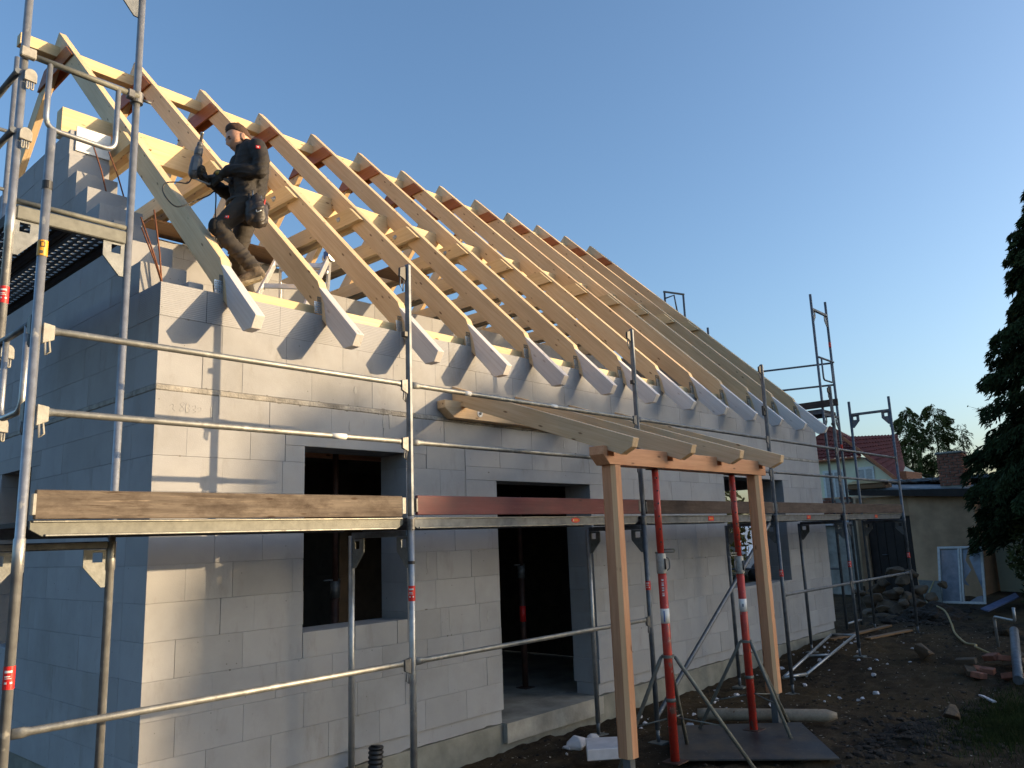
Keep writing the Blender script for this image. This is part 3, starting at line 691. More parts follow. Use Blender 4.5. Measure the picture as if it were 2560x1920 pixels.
# transom and plates at the top of the end frame
beam('transom', (PX[5], YO, 3.60), (PX[5], YI, 3.60), 0.045, 0.045, M['galv_dark'], sc, bev=0.006)
gusset('gusset_plate', (PX[5], YO+R_-0.004, 3.575), (0, 1, 0), sc, 1.0, M['galv_dark'])
gusset('gusset_plate', (PX[5], YI-R_+0.004, 3.575), (0, -1, 0), sc, 1.0, M['galv_dark'])
tb_m = [M['plank_old'], M['plank_red'], M['plank_dark'], M['plank_dark'], M['plank_dark']]
tb_l = ['pale weathered toe board with rough grain', 'toe board painted dark red', None, None, None]
for i in range(5):
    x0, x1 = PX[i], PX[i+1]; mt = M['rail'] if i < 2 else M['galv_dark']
    for z in (Z1, Z2):
        guardrail((x0+0.028, YO, z), (x1-0.028, YO, z-(0.004 if i == 1 else 0)), sc, mt)
    if i in (0, 1, 3, 4): guardrail((x0+0.028, YO, ZL), (x1-0.028, YO, ZL), sc, mt)
    for z in (Z1, Z2, ZL):
        if i == 2 and z == ZL: continue
        rail_clip(x1, YO, z, -1, sc)
    if i == 0:
        rail_clip(x0, YO, Z1, 1, sc, mt=M['castwhite']); rail_clip(x0, YO, Z2, 1, sc, mt=M['castwhite'])
    dk = scaffold_deck(x0+0.035 if i else x0+0.05, x1-0.04, sc)
    lo, hi = (1.785, 1.925) if i else (1.772, 1.918)
    t_ = box('toe_board', (x0+0.055, YO-0.012, lo), (x1-0.085 if i == 0 else x1-0.06, YO+0.020, hi), tb_m[i], sc, 0.004, (1, 0, 0))
    if tb_l[i]: t_['label'] = tb_l[i]
    bm_ = box('board_fitting', (x1-0.09, YO-0.016, lo+0.02), (x1-0.055, YO+0.024, hi-0.01), M['castwhite'] if i == 0 else M['cast'], t_, 0.003)
    box('board_fitting', (x0+0.04, YO-0.016, lo+0.02), (x0+0.058, YO+0.022, hi-0.02), M['castwhite'] if i == 0 else M['cast'], t_, 0.003)
    # red maker's plate on the deck side
    if i >= 1:
        xl = (0, 3.38, 5.87, 8.62, 11.35)[i]; zc = ZD+0.046
        if i == 1:
            pts = [(xl+0.06*math.cos(a)*(1 if abs(math.cos(a)) < .75 else 1.0), YO+0.031, zc+0.022*math.sin(a)) for a in [2*PI*k/16 for k in range(16)]]
        else: pts = [(xl-0.06, YO+0.031, zc-0.025), (xl+0.06, YO+0.031, zc-0.025), (xl+0.06, YO+0.031, zc+0.025), (xl-0.06, YO+0.031, zc+0.025)]
        pl = prism('maker_plate', pts, (0, 0.004, 0), M['redlabel'], dk, (1, 0, 0), 0)
        for k in range(6):
            a = xl-0.036+0.0125*k
            prism('print', [(a, YO+0.0305, zc-0.009), (a+0.008, YO+0.0305, zc-0.009), (a+0.008, YO+0.0305, zc+0.009), (a, YO+0.0305, zc+0.009)], (0, 0.0004, 0), M['orangelabel'] if k else M['white'], pl, (1, 0, 0), 0)
# paint-splashed spots on two rails, diagonal brace of the third bay
for (x, z, L) in ((0.72, Z1, .12), (1.98, Z2, .07), (3.05, Z2, .09)):
    tube('paint_spot', [(x, YO, z), (x+L, YO, z)], 0.0198, M['white'], sc, 14)
tube('diagonal_brace', [(4.50, YO+0.05, -0.155), (4.54, YO+0.05, -0.13), (7.36, YO+0.05, 1.64), (7.42, YO+0.05, 1.66)], [(.008, .022), R_, R_, (.008, .022)], M['galv_dark'], sc, 12)

# gable scaffold on the left
YA, XA, XC, YB = -0.43, -1.085, -0.410, 2.14
gs_ = empty('gable_scaffold', (XA, YA, gz(XA, YA)))
tag(gs_, 'tall galvanised scaffold with a perforated deck at the stepped gable wall', 'scaffold')
sA = standard(XA, YA, gz(XA, YA)+0.1, 6.9, gs_, None, 3.50); sC = standard(XC, YA, gz(XC, YA)+0.1, 6.9, gs_, None, 1.55)
sB = standard(XA, YB, gz(XA, YB)+0.1, 6.1, gs_); sD = standard(XC-0.05, YB, gz(XC, YB)+0.1, 6.06, gs_)
red_sticker(XA, YA, 3.02, 0.10, sA)
red_sticker(XA, YA, 5.02, 0.10, sA)
bnd = band(PX[0], YO, 3.13, 0.085, M['orangelabel'], sc.children[0])
c = math.atan2(CAM.y-YO, CAM.x-PX[0])
arcpatch(PX[0], YO, 3.175, 0.030, c-0.45, c+0.45, M['black'], bnd, name='print')
arcpatch(PX[0], YO, 3.180, 0.020, c-0.25, c+0.25, M['orangelabel'], bnd, R_+0.0026, name='print')
arcpatch(PX[0], YO, 3.14, 0.016, c-0.5, c+0.2, M['plank_old'], bnd, name='print')
band(PX[0], YO, 3.505, 0.045, M['black'], sc.children[0], name='tape')
for (y, mt) in ((YA, M['galv_pale']), (YB, M['galv'])):
    tube('transom', [(XA+R_, y, 3.655), (XC-R_, y, 3.655)], 0.017, mt, gs_, 10)
    beam('transom', (XA+R_, y, 3.583), (XC-R_, y, 3.583), 0.045, 0.085, mt, gs_, bev=0.006)
    gusset('gusset_plate', (XA+R_-0.004, y, 3.545), (1, 0, 0), gs_); gusset('gusset_plate', (XC-R_+0.004, y, 3.545), (-1, 0, 0), gs_)
beam('transom', (XA+R_, YA, ZD-0.045), (XC-R_, YA, ZD-0.045), 0.045, 0.045, M['galv_dark'], gs_, bev=0.006)
gusset('gusset_plate', (XC-R_+0.004, YA, ZD-0.07), (-1, 0, 0), gs_); gusset('gusset_plate', (XA+R_-0.004, YA, ZD-0.07), (1, 0, 0), gs_)
gusset('gusset_plate', (XC-R_+0.004, YA, 5.40), (-1, 0, 0), gs_)
beam('transom', (XA+R_, YA, 5.45), (XC-R_, YA, 5.45), 0.045, 0.06, M['galv'], gs_, bev=0.006)
# two perforated deck planks between three dark bearers
for k, (a, b) in enumerate(((XA+0.045, -0.765), (-0.725, XC-0.045))):
    nx_, ny_ = 11, 67; o = V((a, YA+0.05, 3.615)); bm = bmesh.new()
    W_, L_ = b-a, YB-YA-0.1
    gv_ = [[bm.verts.new((o.x+W_*i/nx_, o.y+L_*j/ny_, o.z)) for j in range(ny_+1)] for i in range(nx_+1)]
    for i in range(nx_):
        for j in range(ny_):
            if i % 2 == 1 and (j+(i//2) % 2) % 2 == 1: continue
            bm.faces.new((gv_[i][j], gv_[i+1][j], gv_[i+1][j+1], gv_[i][j+1]))
    r = bmesh.ops.extrude_face_region(bm, geom=list(bm.faces))
    for v in r['geom']:
        if isinstance(v, bmesh.types.BMVert): v.co.z += 0.006
    bmesh.ops.recalc_face_normals(bm, faces=bm.faces)
    me = bpy.data.meshes.new('perforated_plank'); bm.to_mesh(me); bm.free(); me.materials.append(M['galv_dark'])
    pp = link(bpy.data.objects.new('perforated_plank', me), Matrix.Identity(4), gs_)
    for xx in (a-0.006, b+0.006):
        beam('bearer', (xx, YA+0.05, 3.60), (xx, YB-0.05, 3.60), 0.026, 0.075, M['deckwood'], pp, bev=0.004)
# end guardrail frame of the upper lift
ug = tube('end_guard', [(XA+0.02, YA-0.03, 4.59), (XC, YA-0.03, 4.585)], 0.019, M['galv_pale'], gs_, 12)
tube('guard_loop', bend([(XA+0.135, YA-0.03, 4.58), (XA+0.135, YA-0.03, 4.155), (XC-0.13, YA-0.03, 4.145), (XC-0.13, YA-0.03, 4.58)], 0.075), 0.0165, M['galv'], ug, 10)
ring('coupler', (XC, YA, 4.545), (0, 0, 1), R_+0.001, R_+0.016, 0.075, M['cast'], gs_)
box('coupler', (XC-0.075, YA-0.055, 4.55), (XC-0.03, YA-0.005, 4.61), M['cast'], gs_, 0.006)
tube('bolt', [(XC+0.03, YA-0.02, 4.575), (XC+0.085, YA-0.03, 4.57)], 0.010, M['cast'], gs_, 8)
box('coupler', (XA-0.035, YA-0.06, 4.56), (XA+0.05, YA-0.02, 4.625), M['castwhite'], gs_, 0.006)
# outer guardrails of the gable bay and their pale clamps
for z in (4.47, 4.085, 2.75, 2.33):
    tube('guardrail', [(XA-0.03, YA-0.02, z), (XA-0.03, YB, z)], 0.019, M['galv_dark'], gs_, 12)
    c = V((XA+0.025, YA-0.028, z-0.03))
    lk = prism('rail_clamp', [c+V((0.035*math.cos(a)+0.006, 0, 0.036*math.sin(a)+0.02)) for a in [PI*k/8 for k in range(9)]]+[c+V((-.029, 0, -.022)), c+V((.041, 0, -.028))], (0, -0.02, 0), M['castwhite'], gs_, (0, 0, 1), 0.003)
    for dx in (-0.012, 0.012):
        tube('wedge', bend([c+V((dx, -.01, -.03)), c+V((dx, -.01, -.075)), c+V((dx+.013, -.01, -.075)), c+V((dx+.013, -.01, -.03))], 0.007, 3), 0.005, M['castwhite'], lk, 6)
for z in (4.75, 4.3, 5.3):
    tube('guardrail', [(XC-0.05, YB, z+0.02), (XA-1.6, YB, z+0.02)], 0.017, M['galv_dark'], gs_, 10)
# lower end guard between the corner standard and the gable frame
lg = tube('end_guard', [(PX[0], YO+0.03, 2.785), (XA, YA, 2.785)], 0.019, M['galv_dark'], gs_, 12)
tube('guard_loop', bend([(PX[0], YO+0.13, 2.78), (PX[0], YO+0.13, 2.33), (XA, YA-0.12, 2.33), (XA, YA-0.12, 2.78)], 0.08), 0.017, M['galv'], lg, 10)
rail_clip(PX[0], YO, 2.785, 1, gs_, 'y', M['cast'])
rail_clip(PX[0], YO, 2.33, 1, gs_, 'y', M['cast'])

# far gable scaffold
XE, XF, YE = 12.36, 13.09, 0.02
fs_ = empty('far_scaffold', (XE, YE, gz(XE, YE)))
tag(fs_, 'tall dark scaffold tower rising past the far end of the roof', 'scaffold')
fE = standard(XE, YE, gz(XE, YE)+0.02, 5.95, fs_, M['galv_dark']); fF = standard(XF, YE, gz(XF, YE)+0.02, 5.94, fs_, M['galv_dark'])
standard(XE, YE+2.57, gz(XE, 2.6), 5.95, fs_, M['galv_dark']); standard(XF, YE+2.57, gz(XF, 2.6), 5.95, fs_, M['galv_dark'])
for z in (5.66, 3.64, 1.64): beam('transom', (XE, YE, z), (XF, YE, z), 0.045, 0.05, M['galv_dark'], fs_, bev=0.006)
for z in (5.62, 3.60, 1.60):
    gusset('gusset_plate', (XE+R_, YE, z), (1, 0, 0), fs_, .9, M['galv_dark']); gusset('gusset_plate', (XF-R_, YE, z), (-1, 0, 0), fs_, .9, M['galv_dark'])
fdk = box('deck', (XE+0.04, YE+0.02, 3.66), (XF-0.04, YE+2.55, 3.74), M['deckwood'], fs_, 0.004)
box('toe_board', (XE-0.05, YE-0.3, 3.76), (XE-0.02, YE+2.5, 3.89), M['plank_dark'], fs_, 0.004, (0, 1, 0))
box('deck_side', (XE+0.02, YE+0.02, 3.655), (XE+0.04, YE+2.55, 3.745), M['galv_dark'], fdk, 0.003)
for z in (4.28, 4.71): tube('guardrail', [(XF, YE, z), (XE+0.02, YE+2.57, z)], 0.019, M['galv_dark'], fs_, 10)
ug = tube('end_guard', [(XE, YE-0.03, 4.72), (XF, YE-0.03, 4.72)], 0.019, M['galv_dark'], fs_, 12)
tube('guard_loop', bend([(XE+0.13, YE-0.03, 4.71), (XE+0.13, YE-0.03, 4.30), (XF-0.13, YE-0.03, 4.30), (XF-0.13, YE-0.03, 4.71)], 0.075), 0.0165, M['galv_dark'], ug, 10)
tube('guardrail', [(XE, YE+0.02, 0.85), (XE, YE+2.57, 0.85)], 0.019, M['galv_dark'], fs_, 10)
tube('ledger', [(XE, YE, -0.1), (XF, YE, -0.1)], 0.019, M['galv'], fs_, 10)
band(XF, YE, 5.02, 0.10, M['redlabel'], fF)
band(XF, YE, 3.02, 0.10, M['redlabel'], fF)
# top of a rear scaffold frame showing over the roof
rs = empty('rear_scaffold', (12.3, 2.6, -0.2))
tag(rs, 'small tubular guard frame of another scaffold showing above the far roof slope', 'scaffold')
for (x, y) in ((12.3, 3.13), (12.3, 2.68)):
    tube('standard', [(x, y, -0.2), (x, y, 6.72 if y > 3 else 6.55)], 0.022, M['galv_dark'], rs, 10)
tube('end_guard', [(12.3, 3.15, 6.74), (12.3, 2.66, 6.56)], 0.022, M['galv_pale'], rs, 10)
tube('end_guard', [(12.3, 3.13, 6.58), (12.3, 2.9, 6.60), (12.3, 2.85, 6.2)], 0.017, M['galv_dark'], rs, 10)

# ------------------------------------------------------------------ porch canopy over the door
pc = empty('porch_canopy', (4.2, -1.72, -0.3))
tag(pc, 'timber porch canopy frame with four sloping rafters on reddish posts over the doorway', 'canopy')
pzt = lambda y: 3.058+0.3535*y
for i, x in enumerate((2.862, 3.770, 4.680, 5.582)):
    pts = [(x, -0.002, pzt(0)), (x, -0.002, pzt(0)-0.165), (x, -0.04, pzt(-0.04)-0.167), (x, -1.915, 2.215), (x, -2.022, 2.265), (x, -2.042, pzt(-2.042))]
    prism('porch_rafter', pts, (0.08, 0, 0), M['porchwood'], pc, (0, 1, 0.354), 0.003)
lb = prism('ledger_beam', [(2.66, -0.004, 2.895), (5.90, -0.004, 2.895), (5.90, -0.004, 2.80), (5.84, -0.004, 2.735), (2.78, -0.004, 2.735), (2.66, -0.004, 2.82)], (0, -0.11, 0), M['porchwood'], pc, (1, 0, 0), 0.003)
for x in (3.12, 5.4):
    ring('washer', (x, -0.115, 2.80), (0, -1, 0), 0.012, 0.036, 0.006, M['white'], lb)
    tube('bolt', [(x, -0.114, 2.80), (x, -0.135, 2.80)], 0.013, M['galv_dark'], lb, 8)
# front beam with notches for the rafters
nb = [(2.79, 2.285), (2.86, 2.285)]
zb0, zb1, zn = 2.15, 2.297, 2.262
pts = [(2.80, -1.79, zb1)]
for x in (2.862, 3.770, 4.680, 5.582):
    pts += [(x-0.004, -1.79, zb1), (x-0.004, -1.79, zn-0.045), (x+0.084, -1.79, zn-0.045), (x+0.084, -1.79, zb1)]
pts += [(5.73, -1.79, zb1), (5.73, -1.79, zb0), (2.885, -1.79, zb0), (2.80, -1.79, zb0+0.078)]
prism('front_beam', pts, (0, 0.14, 0), M['larch'], pc, (1, 0, 0), 0.003)
def porch_post(x0, zbot):
    a, b, y0, y1, ch = x0, x0+0.135, -1.79, -1.655, 0.030
    pts = [(a+ch, y0, zbot), (b-ch, y0, zbot), (b, y0+ch, zbot), (b, y1-ch, zbot), (b-ch, y1, zbot), (a+ch, y1, zbot), (a, y1-ch, zbot), (a, y0+ch, zbot)]
    o = prism('porch_post', pts, (0, 0, zb0-0.002-zbot), M['larch'], pc, (0, 0, 1), 0.001, (0, 1, 0))
    # pale sapwood on the chamfered edge
    o.data.materials.append(M['larch_pale'])
    for p in o.data.polygons:
        nw = WM[o].to_3x3() @ p.normal
        if nw.x < -0.4 and nw.y < -0.4: p.material_index = 1
    bx = box('post_foot', (x0+0.03, -1.76, zbot-0.30), (x0+0.10, -1.69, zbot-0.002), M['galv_dark'], pc, 0.004)
porch_post(2.925, -0.085); porch_post(5.515, -0.02)

# steel props
def prop(x, y, ztop, zc, lab, feet, zg, rot, wb, hz):
    p = empty('steel_prop', (x, y, zg)); tag(p, lab, 'prop', 'red adjustable props under the porch beam')
    box('head_plate', (x-0.06, y-0.06, ztop-0.008), (x+0.06, y+0.06, ztop-0.001), M['propdark'], p, 0.002)
    it = tube('inner_tube', [(x, y, zc-0.05), (x, y, ztop-0.008)], 0.030, M['redpaint'], p, 16)
    a0 = math.atan2(CAM.y-y, CAM.x-x)
    for k in range(6):
        z = zc+0.10+0.11*k
        c = V((x+0.0295*math.cos(a0+.35), y+0.0295*math.sin(a0+.35), z)); n = V((math.cos(a0+.35), math.sin(a0+.35), 0))
        tube('pin_hole', [c, c+n*0.0022], 0.0085, M['black'], it, 8)
    tube('outer_tube', [(x, y, zg+0.012), (x, y, zc)], 0.0375, M['redpaint'], p, 16)
    tube('collar', [(x, y, zc-0.165), (x, y, zc-0.16), (x, y, zc), (x, y, zc+0.004)], [0.043, 0.0445, 0.0445, 0.041], M['castwhite'], p, 16)
    tube('collar_slot', [(x-0.01, y-0.0445, zc-0.13), (x-0.01, y-0.0455, zc-0.04)], 0.009, M['black'], p, 8)
    d = V((math.cos(rot), math.sin(rot), 0))
    tube('locking_pin', bend([V((x, y, zc+0.012))-d*0.05, V((x, y, zc+0.012))+d*0.13, V((x, y, zc+0.035))+d*0.13, V((x, y, zc+0.035))+d*0.03], 0.011, 3), 0.0075, M['galv_pale'], p, 8)
    tube('collar_handle', bend([V((x, y, zc-0.03))+d*0.043, V((x, y, zc-0.04))+d*0.075, V((x, y, zc-0.13))+d*0.075, V((x, y, zc-0.14))+d*0.043], 0.02, 3), 0.006, M['galv_dark'], p, 8)
    w_ = tube('white_band', [(x, y, wb), (x, y, wb+0.12)], 0.0382, M['white'], p, 16)
    box('foot_plate', (x-0.08, y-0.08, zg+0.0), (x+0.08, y+0.08, zg+0.011), M['propdark'], p, 0.002)
    # folding tripod
    hd = ring('tripod_ring', (x, y, hz-0.01), (0, 0, 1), 0.039, 0.056, 0.022, M['galv_pale'], p)
    for fx, fy in feet:
        f = V((fx, fy, 0)); e = V((fx-x, fy-y, 0)).normalized(); s = V((x, y, hz))+e*0.055
        f.z = gz(f.x, f.y)+0.02
        lg_ = tube('tripod_leg', [s, s.lerp(f, 0.06), f], [0.012, 0.017, 0.017], M['galv_pale'], p, 10)
        lz = s.lerp(f, 0.62); tube('strut', [lz, V((x, y, lz.z+0.06))+e*0.045], 0.006, M['galv_pale'], lg_, 6)
    tube('clamp', [(x, y, zg+0.47), (x, y, zg+0.50)], 0.042, M['galv_pale'], p, 14)
    return p
p1 = prop(3.655, -1.72, 2.148, 1.415, 'red adjustable steel prop on a tripod nearer to the doorway post', ((3.37, -1.35), (4.30, -1.46), (3.95, -2.28)), -0.262, math.radians(-35), 0.84, 0.57)
p2 = prop(5.085, -1.72, 2.148, 1.335, 'red adjustable steel prop on a tripod beside the far porch post', ((4.85, -1.22), (4.96, -2.16), (5.73, -1.79)), -0.285, math.radians(170), 0.81, 0.53)
# sticker print on the two props
for (x, z0, m_) in ((3.655, 1.19, M['white']),):
    a0 = math.atan2(CAM.y+1.72, CAM.x-x)
    for k, ww in enumerate((.012, .006, .012, .008, .010, .005, .012)):
        arcpatch(x, -1.72, z0-0.021*k, ww*1.2, a0-0.25, a0+0.22, m_, p1, 0.0392, 'print')
a0 = math.atan2(CAM.y+1.72, CAM.x-3.655)
arcpatch(3.655, -1.72, 0.853, 0.09, a0-.28, a0-.02, M['bluelabel'], p1, 0.0390, 'print')
arcpatch(5.085, -1.72, 0.855, 0.03, a0-.3, a0+.12, M['glass'], p2, 0.0390, 'print')
# props inside the house
def inner_prop(x, y, lab):
    p = empty('indoor_prop', (x, y, -0.128)); tag(p, lab, 'prop')
    tube('inner_tube', [(x, y, 1.25), (x, y, 2.528)], 0.028, M['propdark'], p, 12); tube('outer_tube', [(x, y, -0.12), (x, y, 1.25)], 0.036, M['propdark'], p, 12)
    tube('collar', [(x, y, 1.12), (x, y, 1.27)], 0.045, M['cast'], p, 12); box('foot_plate', (x-.08, y-.08, -.127), (x+.08, y+.08, -.118), M['propdark'], p, 0.002)
    tube('locking_pin', [(x-0.12, y, 1.28), (x+0.06, y, 1.28)], 0.008, M['cast'], p, 8)
    tube('white_band', [(x, y, 0.62), (x, y, 0.80)], 0.0366, M['redlabel'] if x > 3 else M['cast'], p, 12)
    beam('head_beam', (x-0.7, y+0.05, 2.46), (x+0.9, y+0.05, 2.46), 0.08, 0.13, M['larch'], p)
inner_prop(4.95, 1.05, 'dark adjustable prop seen inside through the doorway')
inner_prop(2.05, 0.75, 'dark adjustable prop seen inside through the left window')

# ------------------------------------------------------------------ vegetation
def quads(name, C_, A, B, mat, parent=None, kind=None):
    """many small leaf faces: centres C_, half axes A, B (n x 3 arrays); each a lozenge"""
    n = len(C_); vs = np.empty((n, 4, 3), np.float32)
    vs[:, 0] = C_-A; vs[:, 1] = C_+B*0.8; vs[:, 2] = C_+A; vs[:, 3] = C_-B*0.8
    me = bpy.data.meshes.new(name); me.vertices.add(n*4); me.loops.add(n*4); me.polygons.add(n)
    me.vertices.foreach_set('co', vs.reshape(-1)); me.loops.foreach_set('vertex_index', np.arange(n*4, dtype=np.int32))
    me.polygons.foreach_set('loop_start', np.arange(0, n*4, 4, dtype=np.int32)); me.polygons.foreach_set('loop_total', np.full(n, 4, np.int32))
    me.update(); me.materials.append(mat)
    o = link(bpy.data.objects.new(name, me), Matrix.Identity(4), parent)
    if kind: o['kind'] = kind
    return o
rg = np.random.default_rng(11)
def unit(n):
    v = rg.normal(size=(n, 3)); return v/np.linalg.norm(v, axis=1)[:, None]
def leaves_at(C_, size, droop=0.0, elong=2.2):
    n = len(C_); A = unit(n); A[:, 2] -= droop; A /= np.linalg.norm(A, axis=1)[:, None]
    B = np.cross(A, unit(n)); B /= np.linalg.norm(B, axis=1)[:, None]+1e-6
    s = size*(0.6+0.8*rg.random(n))[:, None]
    return C_, A*s, B*s/elong
def conifer(name, base, H, R, label, cat, nb, nl, size, mat, tip=0.75, group=None, low=0.05, gap=0.0, thick=1.0):
    t = empty(name, base); tag(t, label, cat, group); b = V(base)
    tube('trunk', [b-V((0, 0, .2)), b+V((0, 0, H*.5)), b+V((0, 0, H*.97))], [0.035*R+.06, 0.022*R+.04, 0.012], M['bark'], t, 8)
    cs, As = [], []
    for i in range(nb):
        h = low+(1-low)*(i+rg.random())/nb
        if gap and rg.random() < gap: continue
        Lb = R*((1-h)**tip)*(0.62+0.5*rg.random())+0.12
        an = rg.random()*2*PI; d = np.array([math.cos(an), math.sin(an), 0]); side = np.array([-d[1], d[0], 0])
        m = max(5, int(nl*Lb/R)); s_ = rg.random(m)**0.55
        lat = (rg.random(m)-.5)*2
        c = np.outer(s_*Lb, d)+np.outer(lat*0.22*Lb*(1.05-s_)*thick, side)
        c[:, 2] = h*H+0.10*Lb*s_-0.42*Lb*s_**1.7-np.abs(lat)*0.10*Lb-rg.random(m)**2*0.16*thick
        A = np.outer(0.6+0*s_, d)+np.outer(lat*0.9, side)+rg.normal(size=(m, 3))*0.22; A[:, 2] -= 0.35+0.5*rg.random(m)
        cs.append(c+np.array(base)); As.append(A)
    C_ = np.concatenate(cs); A = np.concatenate(As); A /= np.linalg.norm(A, axis=1)[:, None]
    B = np.cross(A, unit(len(A))); B /= np.linalg.norm(B, axis=1)[:, None]+1e-6
    sz = size*(0.5+rg.random(len(A)))[:, None]
    quads('crown', C_, A*sz, B*sz/3.6, mat, t)
    return t
# big dark conifers at the right edge
conifer('conifer_tree', (18.0, -3.30, -0.3), 9.7, 3.1, 'tall dark conifer at the right edge of the picture, in front of the shed end', 'tree', 560, 900, 0.080, M['conifer'], 0.78, None, 0.225)
conifer('conifer_tree', (20.5, -5.0, -0.3), 11.5, 2.9, 'larger dark conifer half outside the picture behind the tall one', 'tree', 240, 300, 0.15, M['conifer'], 0.6, None, 0.02)
# pines far behind
conifer('pine_tree', (50.0, 9.1, -0.3), 8.9, 1.8, 'sparse pine above the red roof end, the left one of the two bushy-topped pines', 'tree', 120, 330, 0.10, M['pine'], 0.30, 'pines behind the shed', 0.30, 0.25, 1.9)
conifer('pine_tree', (50.5, 7.7, -0.3), 9.0, 1.8, 'sparse pine with a dense tuft at its top, middle of the pines behind the shed', 'tree', 120, 330, 0.10, M['pine'], 0.30, 'pines behind the shed', 0.30, 0.25, 1.9)
conifer('pine_tree', (53.0, 6.9, -0.3), 8.0, 1.9, 'thinnest bare pine next to the brick chimney', 'tree', 80, 120, 0.09, M['pine'], 0.5, 'pines behind the shed', 0.3, 0.4, 1.9)
def bush(name, base, r, h, n, size, mat, label, cat='shrub', group=None):
    t = empty(name, base); tag(t, label, cat, group)
    tube('stem', [V(base)-V((0, 0, .1)), V(base)+V((0.05, 0, h*.5))], [.05, .02], M['bark'], t, 6)
    d = unit(n); rad = rg.random(n)**0.45
    lump = np.array([1+0.35*noise.noise((x*2.1+base[0], y*2.1, z*2.1)) for x, y, z in d])
    c = d*(rad*lump)[:, None]*np.array([r, r, h*0.55])+np.array(base)+np.array([0, 0, h*0.5])
    quads('crown', *leaves_at(c, size), mat, t); return t
bush('shrub', (52, 8.6, -0.3), 2.2, 3.9, 9000, .10, M['pine'], 'bushy green shrub under the far pines')
bush('shrub', (54, 6.0, -0.3), 2.4, 3.9, 8000, .10, M['pine'], 'lower green shrub right of the far pines')
bush('shrub', (17.6, -2.35, -0.3), 0.75, 2.1, 3600, .07, M['shrubleaf'], 'dark leafy shrub under the big conifer beside the shed')
bush('shrub', (19.4, -2.75, -0.3), 1.0, 2.7, 3600, .08, M['shrubleaf'], 'dark shrub behind the leaning window at the shed end')
bush('shrub', (22.5, 9.0, -0.3), 2.2, 3.8, 6000, .13, M['autumn'], 'sunlit yellow-green bush seen through the right window opening')
# bare tree with thin twigs
def bare_tree(base, H, label, n=150):
    t = empty('bare_tree', base); tag(t, label, 'tree'); b = V(base); r = random.Random(5)
    tube('trunk', [b-V((0, 0, .2)), b+V((0.2, 0, H*.5)), b+V((0.1, .1, H*.9))], [.11, .07, .02], M['bark'], t, 8)
    vs, fs = [], []
    def twig(p, d, L, rad, lv):
        q = p+d*L*0.5+V((r.uniform(-.06, .06), r.uniform(-.06, .06), r.uniform(-.03, .05)))*L; e = p+d*L
        v, f = sweep([p, q, e], [rad, rad*.7, rad*.35], 5); k = len(vs); vs.extend(v); fs.extend([tuple(i+k for i in x) for x in f])
        if lv:
            for j in range(4):
                s = r.uniform(.3, 1); dd = (d+V((r.uniform(-1, 1), r.uniform(-1, 1), r.uniform(-.4, .9)))*0.75).normalized()
                twig(p.lerp(e, s), dd, L*r.uniform(.4, .65), rad*.5, lv-1)
    for i in range(22):
        h = r.uniform(.3, .9); an = r.uniform(0, 2*PI); twig(b+V((0.15, 0, H*h)), V((math.cos(an), math.sin(an), r.uniform(.2, .9))).normalized(), H*.28*(1.15-h*.6), .026, 2)
    br = mk('branches', vs, fs, M['bark'], t); br['kind'] = 'stuff'
    pts = np.array([vs[i] for i in r.sample(range(len(vs)), 700)]); quads('leaves', *leaves_at(pts, .08), M['pine'], t)['kind'] = 'stuff'
bare_tree((27.5, -0.9, -0.3), 5.9, 'leafless tree with fine twigs between the pines and the dark conifer')
# the tree belt towards the sun that throws the long shade over yard and wall
hs = V((SUNV.x, SUNV.y, 0)).normalized(); hn = V((-hs.y, hs.x, 0)); TAN = SUNV.z/math.hypot(SUNV.x, SUNV.y)
DT = 46.0
prof = [(-0.2, -0.6), (0.20, -0.6), (0.32, 0.8), (0.45, 1.5), (0.66, 2.15), (1.1, 2.5), (1.9, 2.5), (2.7, 2.65), (3.3, 2.85), (4.6, 2.85), (5.2, 2.9), (5.9, 3.0), (6.4, 3.5), (7.0, 4.6), (8, 5.0), (10, 5.4), (14, 5.2), (20, 5.0), (30, 5.6), (48, 5.8)]
pu = np.array([p[0] for p in prof]); pz = np.array([p[1] for p in prof])
n = 95000
u_ = 0.05+rg.random(n)**1.6*46; top = np.interp(u_, pu, pz)+DT*TAN
f = rg.random(n)**0.8; zz = -0.3+(top+0.3)*f
rag = np.array([noise.noise((a*1.3, b*1.3, 4.2))+0.6*noise.noise((a*3.4, b*3.4, 1.2)) for a, b in zip(u_, zz)])
edge = top-zz+rag*0.9
keep = (edge > 0.75) | (rg.random(n) < np.clip(edge/0.75, 0, 1)*0.5)
keep &= ~((edge < 1.6) & (rag > 0.42) & (u_ < 9))
u_, zz = u_[keep], zz[keep]; tt = DT+(rg.random(len(u_))-.5)*3.0
C_ = np.outer(u_, np.array(hn))+np.outer(tt, np.array(hs)); C_[:, 2] = zz
belt = quads('tree_belt', *leaves_at(C_, 0.34, 0.2, 1.6), M['conifer'], None, 'stuff')
tag(belt, 'dense dark belt of trees shading the yard from the low sun', 'trees')

# ------------------------------------------------------------------ background buildings
XS = 20.5
sh = empty('shed', (XS, 1.0, -0.25)); tag(sh, 'old rendered shed with a dark flat eave, brick chimney and dark door behind the rubble', 'shed')
